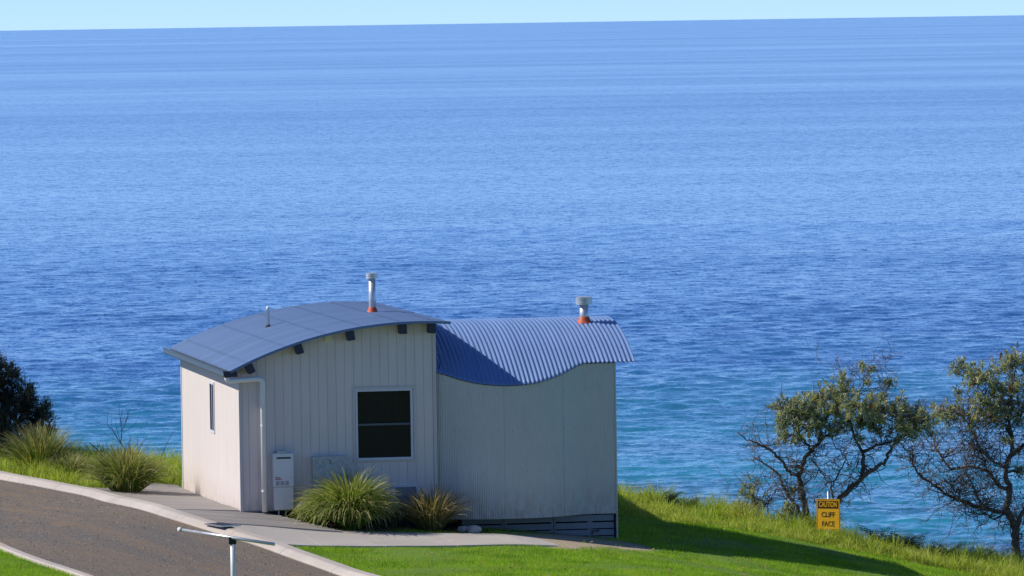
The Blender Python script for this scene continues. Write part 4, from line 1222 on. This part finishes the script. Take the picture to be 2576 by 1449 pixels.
T1 = [
    ([(915, 1470), (880, 1340), (850, 1200), (835, 1110), (860, 1030), (880, 970), (930, 910), (980, 860), (1050, 800), (1150, 740)], .075, .022, (0, .1)),
    ([(835, 1110), (780, 1090), (735, 1050), (690, 980), (640, 930), (570, 890), (500, 850), (430, 830), (360, 770)], .034, .008, (0, -.4)),
    ([(880, 1460), (830, 1370), (770, 1280), (700, 1170), (690, 1110), (640, 1060), (560, 1010), (470, 960)], .052, .008, (.1, .4)),
    ([(960, 1470), (1060, 1390), (1145, 1290), (1240, 1190), (1310, 1150), (1340, 1100), (1420, 1050), (1510, 1010), (1530, 930), (1560, 860), (1650, 800), (1740, 720)], .072, .014, (.2, -.3)),
    ([(1320, 1130), (1335, 1040), (1330, 930), (1280, 860), (1250, 760), (1230, 640)], .045, .012, (.05, .2)),
    ([(1330, 920), (1420, 880), (1530, 850), (1620, 800), (1720, 740), (1800, 660)], .028, .010, (.1, .4)),
    ([(930, 910), (870, 830), (800, 740), (740, 660), (690, 600)], .030, .008, (0, -.3)),
    ([(980, 860), (1020, 720), (1080, 600), (1150, 480), (1170, 380), (1160, 320)], .028, .006, (0, .3)),
    ([(1230, 640), (1290, 500), (1335, 380), (1345, 300), (1320, 255)], .016, .004, (.2, .1)),
    ([(1340, 340), (1390, 290)], .006, .004, (.1, .1)),
    ([(1480, 640), (1510, 520), (1530, 420), (1545, 360)], .010, .004, (.1, -.1)),
    ([(930, 980), (1000, 1060), (1040, 1130), (1110, 1200), (1090, 1260)], .014, .007, (0, -.3)),
    ([(1100, 1290), (1080, 1180), (1150, 1080), (1210, 960), (1110, 880), (1090, 820)], .018, .007, (0, -.2)),
]
B1 = [(800, 630, 120), (740, 560, 80), (880, 560, 110), (950, 520, 95), (1060, 480, 100), (1170, 420, 95), (1160, 335, 42), (1120, 560, 110), (1250, 540, 110), (1390, 570, 110), (1450, 480, 62), (1500, 620, 110), (1620, 640, 120), (1720, 640, 115), (1800, 640, 90), (1830, 740, 70), (1650, 750, 105), (1000, 660, 110), (900, 700, 100), (1330, 690, 95), (1460, 720, 80), (690, 640, 70), (640, 560, 40), (680, 740, 60), (720, 810, 60), (820, 800, 70), (1320, 255, 26), (1395, 280, 30), (1540, 350, 34), (1525, 400, 34), (1360, 390, 30), (1080, 740, 80), (1200, 680, 95), (1640, 520, 50), (1300, 820, 45)]
banksia('banksia_tree', 'flat-topped coast banksia with forked trunk behind the yellow sign', (915, 1460), 114.1, T1, B1, 51, 210, 40, spikes=9, leaf=(.065, .12))
T2 = [
    ([(2510, 1500), (2470, 1420), (2430, 1370), (2470, 1230), (2440, 1120), (2420, 1040), (2480, 950), (2490, 800), (2450, 680), (2470, 500), (2500, 350)], .085, .016, (0, 0)),
    ([(2430, 1390), (2300, 1370), (2100, 1310), (1960, 1240), (1840, 1160), (1750, 1090), (1710, 1000), (1700, 930), (1640, 890)], .042, .010, (0, -.6)),
    ([(2470, 1230), (2380, 1180), (2290, 1060), (2150, 1030), (2010, 1060), (1930, 960), (1880, 870), (1900, 760)], .040, .009, (0, .4)),
    ([(2420, 1040), (2330, 980), (2230, 900), (2200, 800), (2120, 680), (2070, 600)], .030, .009, (0, -.3)),
    ([(2490, 800), (2400, 700), (2330, 560), (2250, 440), (2160, 330)], .028, .008, (0, .3)),
    ([(2480, 950), (2600, 860), (2700, 700), (2720, 500), (2680, 300)], .045, .010, (0, .2)),
    ([(2520, 1440), (2620, 1330), (2720, 1200), (2760, 1000), (2800, 800)], .055, .012, (.1, .3)),
    ([(2300, 1370), (2230, 1300), (2180, 1180), (2120, 1100), (2130, 1000)], .018, .006, (0, -.3)),
    ([(2460, 1380), (2360, 1440), (2250, 1400), (2170, 1390), (2120, 1330)], .022, .006, (0, -.5)),
    ([(2100, 1310), (2060, 1240), (2000, 1180), (1950, 1120)], .012, .005, (-.2, -.4)),
    ([(2290, 1060), (2260, 960), (2200, 900), (2140, 840), (2080, 820)], .014, .006, (0, .2)),
]
B2 = [(2110, 270, 85), (2060, 300, 50), (2200, 320, 90), (2290, 330, 90), (2400, 260, 70), (2450, 220, 85), (2520, 190, 90), (2160, 380, 70), (2060, 460, 45), (2250, 520, 95), (2400, 430, 85), (2520, 400, 100), (2150, 590, 95), (2300, 620, 95), (2050, 600, 80), (1950, 610, 75), (1900, 600, 60), (2420, 640, 90), (2560, 600, 100), (2550, 1080, 55), (2000, 680, 70), (2180, 690, 70), (2660, 400, 120), (2700, 550, 120), (2650, 250, 110), (2750, 700, 120), (2800, 850, 110), (2440, 820, 40), (2350, 480, 70), (2450, 540, 80)]
banksia('banksia_tree', 'taller leaning coast banksia with bare tangled lower twigs at the right edge', (2510, 1480), 115.0, T2, B2, 61, 420, 32, spikes=9, leaf=(.065, .12))
T3 = [([(520, 1400), (500, 1330), (470, 1260), (450, 1190)], .03, .008, (0, 0)), ([(510, 1370), (430, 1340), (400, 1310)], .015, .006, (0, .1)), ([(530, 1400), (570, 1330), (610, 1260)], .018, .006, (0, .1)), ([(600, 1420), (590, 1330), (650, 1230)], .014, .005, (0, .2))]
B3 = [(450, 1190, 60), (480, 1250, 65), (410, 1230, 45), (520, 1300, 55), (400, 1330, 45), (360, 1330, 35), (500, 1340, 40)]
banksia('banksia_bush', 'small low banksia bush on the cliff edge left of the trees', (530, 1400), 114.1, T3, B3, 71, 22, 26, cat='shrub')
T4 = [([(760, 1440), (750, 1360), (740, 1310)], .02, .006, (0, 0)), ([(790, 1400), (800, 1300), (790, 1230)], .012, .005, (0, .1))]
B4 = [(750, 1370, 55), (720, 1400, 45), (790, 1390, 40), (795, 1240, 26), (740, 1320, 35)]
banksia('banksia_bush', 'knee-high leafy banksia sapling at the foot of the forked trunk', (760, 1440), 113.8, T4, B4, 73, 8, 26, cat='shrub')

# coastal shrub at the left edge, its shade put into the leaf colour
def shrub():
    r_ = np.random.default_rng(81)
    c = at(-60, 1125, 118.6); zg = gz(c[0], c[1]); org = np.array([c[0], c[1], zg - .05])
    root = tag(empty('coastal_shrub', org), 'dense coastal shrub, shade painted into its leaves, cut by the left edge', 'shrub')
    st = MB(); C, D = [], []
    px = 118.6 / FPX
    lobes = [(-60, 960, 62), (-10, 975, 58), (40, 1005, 48), (80, 1035, 42), (108, 1062, 32), (40, 1065, 55), (-30, 1055, 65), (95, 1090, 36), (20, 1100, 50), (-90, 1000, 70), (-130, 960, 80), (-190, 1000, 90), (-170, 900, 70), (-100, 890, 60), (-40, 920, 45), (-250, 950, 90), (130, 1082, 18), (-120, 1080, 70), (66, 1000, 26), (15, 940, 30)]
    for (x_, y_, r0) in lobes:
        q = at(x_, y_, 118.6) - org; rm = r0 * px
        q = q + np.array([0, r_.normal(0, .35), 0])
        st.tube(wander((r_.normal(0, .15), r_.normal(0, .15), 0), q, 7, .15, r_), list(np.linspace(.035, .008, 7)), 5)
        for _ in range(int(95 * (r0 / 45) ** 2)):
            o_ = r_.normal(size=3); o_ /= np.linalg.norm(o_); o_ *= r_.random() ** .35 * rm
            o_[1] *= 1.3
            e = q + o_; d = o_ / (np.linalg.norm(o_) + 1e-6) + np.array([0, 0, .7]); d /= np.linalg.norm(d)
            st.tube([q + o_ * .35, e, e + d * .10], [.006, .004, .002], 3, False)
            m = 26
            t = r_.random(m)[:, None]
            C.append(e + d * (t * .16 - .05) + r_.normal(0, .02, (m, 3))); D.append(d + r_.normal(0, .55, (m, 3)))
    st.build('trunk', M['bark'], root, smooth=True)
    C = np.concatenate(C); D = np.concatenate(D); n = len(C)
    V, Fc, TT = leaf_mesh(C, D, r_.uniform(.04, .075, n), r_.uniform(.012, .020, n), 82, r_.random(n))
    np_mesh('crown', V, Fc, M['shrub'], root, attr={'tip': TT})
shrub()

# bare dead twigs in the grass left of the cabin
def c7(x, y): return x * .44868 * .644, (1350 + y * .44868) * .644
def dead(label, Yt, lines, seed):
    r_ = np.random.default_rng(seed)
    b = at(*c7(*lines[0][0][0]), Yt); org = np.array([b[0], b[1], gz(b[0], b[1]) - .02])
    mb = MB()
    for pts, ra_, rb_ in lines:
        Q = np.array([at(*c7(*q), Yt + r_.normal(0, .04)) for q in pts]) - org
        if pts is lines[0][0]: Q = np.r_[[[Q[0][0], Q[0][1], -.05]], Q]
        P = lerp_poly(Q, len(Q) * 3); P[1:-1] += r_.normal(0, .006, (len(P) - 2, 3))
        mb.tube(P, list(np.linspace(ra_, rb_, len(P))), 5)
    o = mb.build('dead_twig', M['twig'], smooth=True); o.location = tuple(org)
    return tag(o, label, 'twig', 'bare twigs in the cliff-top grass')
dead('branching bare dead shrub standing in the grass left of the cabin', 117.6,
     [([(1085, 905), (1050, 850), (1060, 740), (1095, 670), (1110, 580)], .016, .004), ([(1050, 850), (980, 740), (930, 680), (935, 620)], .010, .003), ([(1060, 740), (1050, 640), (1070, 550)], .007, .003),
      ([(1095, 670), (1120, 610), (1115, 560)], .006, .002), ([(1040, 820), (1010, 700), (1000, 660)], .006, .003), ([(930, 680), (880, 690), (820, 650)], .004, .002), ([(1045, 700), (1035, 500)], .004, .002),
      ([(975, 740), (970, 590)], .004, .002), ([(1075, 760), (1180, 680), (1210, 610)], .004, .002), ([(1030, 840), (960, 800), (900, 760)], .004, .002), ([(935, 640), (945, 540)], .003, .002)], 91)
dead('short leaning bare stick just right of the dead shrub', 117.4, [([(1105, 930), (1120, 860), (1138, 795)], .008, .004)], 92)
dead('forked dry stalk leaning towards the cabin above the tussock', 117.0, [([(1165, 950), (1220, 870), (1280, 790)], .011, .004), ([(1190, 910), (1200, 840), (1195, 790)], .005, .003), ([(1220, 870), (1270, 880)], .004, .002)], 93)
dead('thick dark dead stem leaning left out of the spreading tussock', 113.2, [([(935, 1000), (860, 915), (775, 845)], .016, .008), ([(945, 1010), (940, 920)], .008, .004)], 94)
dead('lone thin bare stick close to the cabin side wall', 117.5, [([(1400, 970), (1440, 880), (1475, 810), (1508, 745)], .008, .003), ([(1475, 810), (1500, 800)], .003, .002)], 95)
dead('brown dry stalk lying sideways over the spreading tussock', 112.6, [([(1180, 1020), (1270, 1000), (1355, 985)], .009, .004)], 96)

# bracken ferns along the edge
def fern(c, n, size, seed, label):
    r_ = np.random.default_rng(seed)
    root = tag(empty('bracken_fern', c), label, 'fern', 'bracken along the cliff edge')
    st = MB(); C, D, L, W_ = [], [], [], []
    for i in range(n):
        a_ = r_.random() * 6.28; l_ = size * r_.uniform(.7, 1.1)
        d = np.array([math.cos(a_), math.sin(a_), 0])
        P = np.array([d * l_ * .75 * t ** 1.5 + np.array([0, 0, l_ * (1.05 * t - .35 * t * t)]) for t in np.linspace(0, 1, 14)])
        st.tube(P, list(np.linspace(.005, .0015, 14)), 4, False)
        s = np.array([-d[1], d[0], 0])
        for k in range(4, 14):
            ll = l_ * .42 * (1 - (k - 4) / 10.5) + .01
            for sg_ in (-1, 1):
                tip_ = s * sg_ + d * .35 + np.array([0, 0, -.1]); tip_ /= np.linalg.norm(tip_)
                for q in np.linspace(.15, 1, 7):
                    for s2 in (-1, 1):
                        C.append(P[k] + tip_ * ll * q); D.append(np.cross(tip_, (0, 0, 1.0)) * s2 + tip_ * .5); L.append(ll * .30 * (1.1 - q * .8) + .006); W_.append(ll * .13 + .004)
    st.build('stems', M['fern'], root)
    V, Fc, TT = leaf_mesh(np.array(C), np.array(D), np.array(L), np.array(W_), seed, np.zeros(len(C)), .02)
    np_mesh('fronds', V, Fc, M['fern'], root, attr={'tip': TT})
def cr(x, dy=.35):                              # a spot just past the crest under image column x
    X_ = (x - 1288) / FPX * 114; Y_ = float(crest(np.array([X_]))[0]) - dy
    return np.array([X_, Y_, gz(X_, Y_)])
for x_, n_, s_, sd_, lb in ((1660, 6, .55, 1, 'low bracken fern nearest the cabin\'s right corner'), (1715, 6, .45, 2, 'second bracken fern right of the cabin, browner and lower'),
                            (2215, 7, .62, 3, 'tall bracken fern just right of the yellow sign'), (2275, 7, .60, 4, 'bracken fern midway between the sign and the right-hand banksia'),
                            (2375, 5, .50, 5, 'small bracken fern left of the right-hand banksia trunk'), (2455, 5, .55, 6, 'bracken fern closest to the right-hand banksia trunk')):
    fern(cr(x_), n_, s_, 100 + sd_, lb)
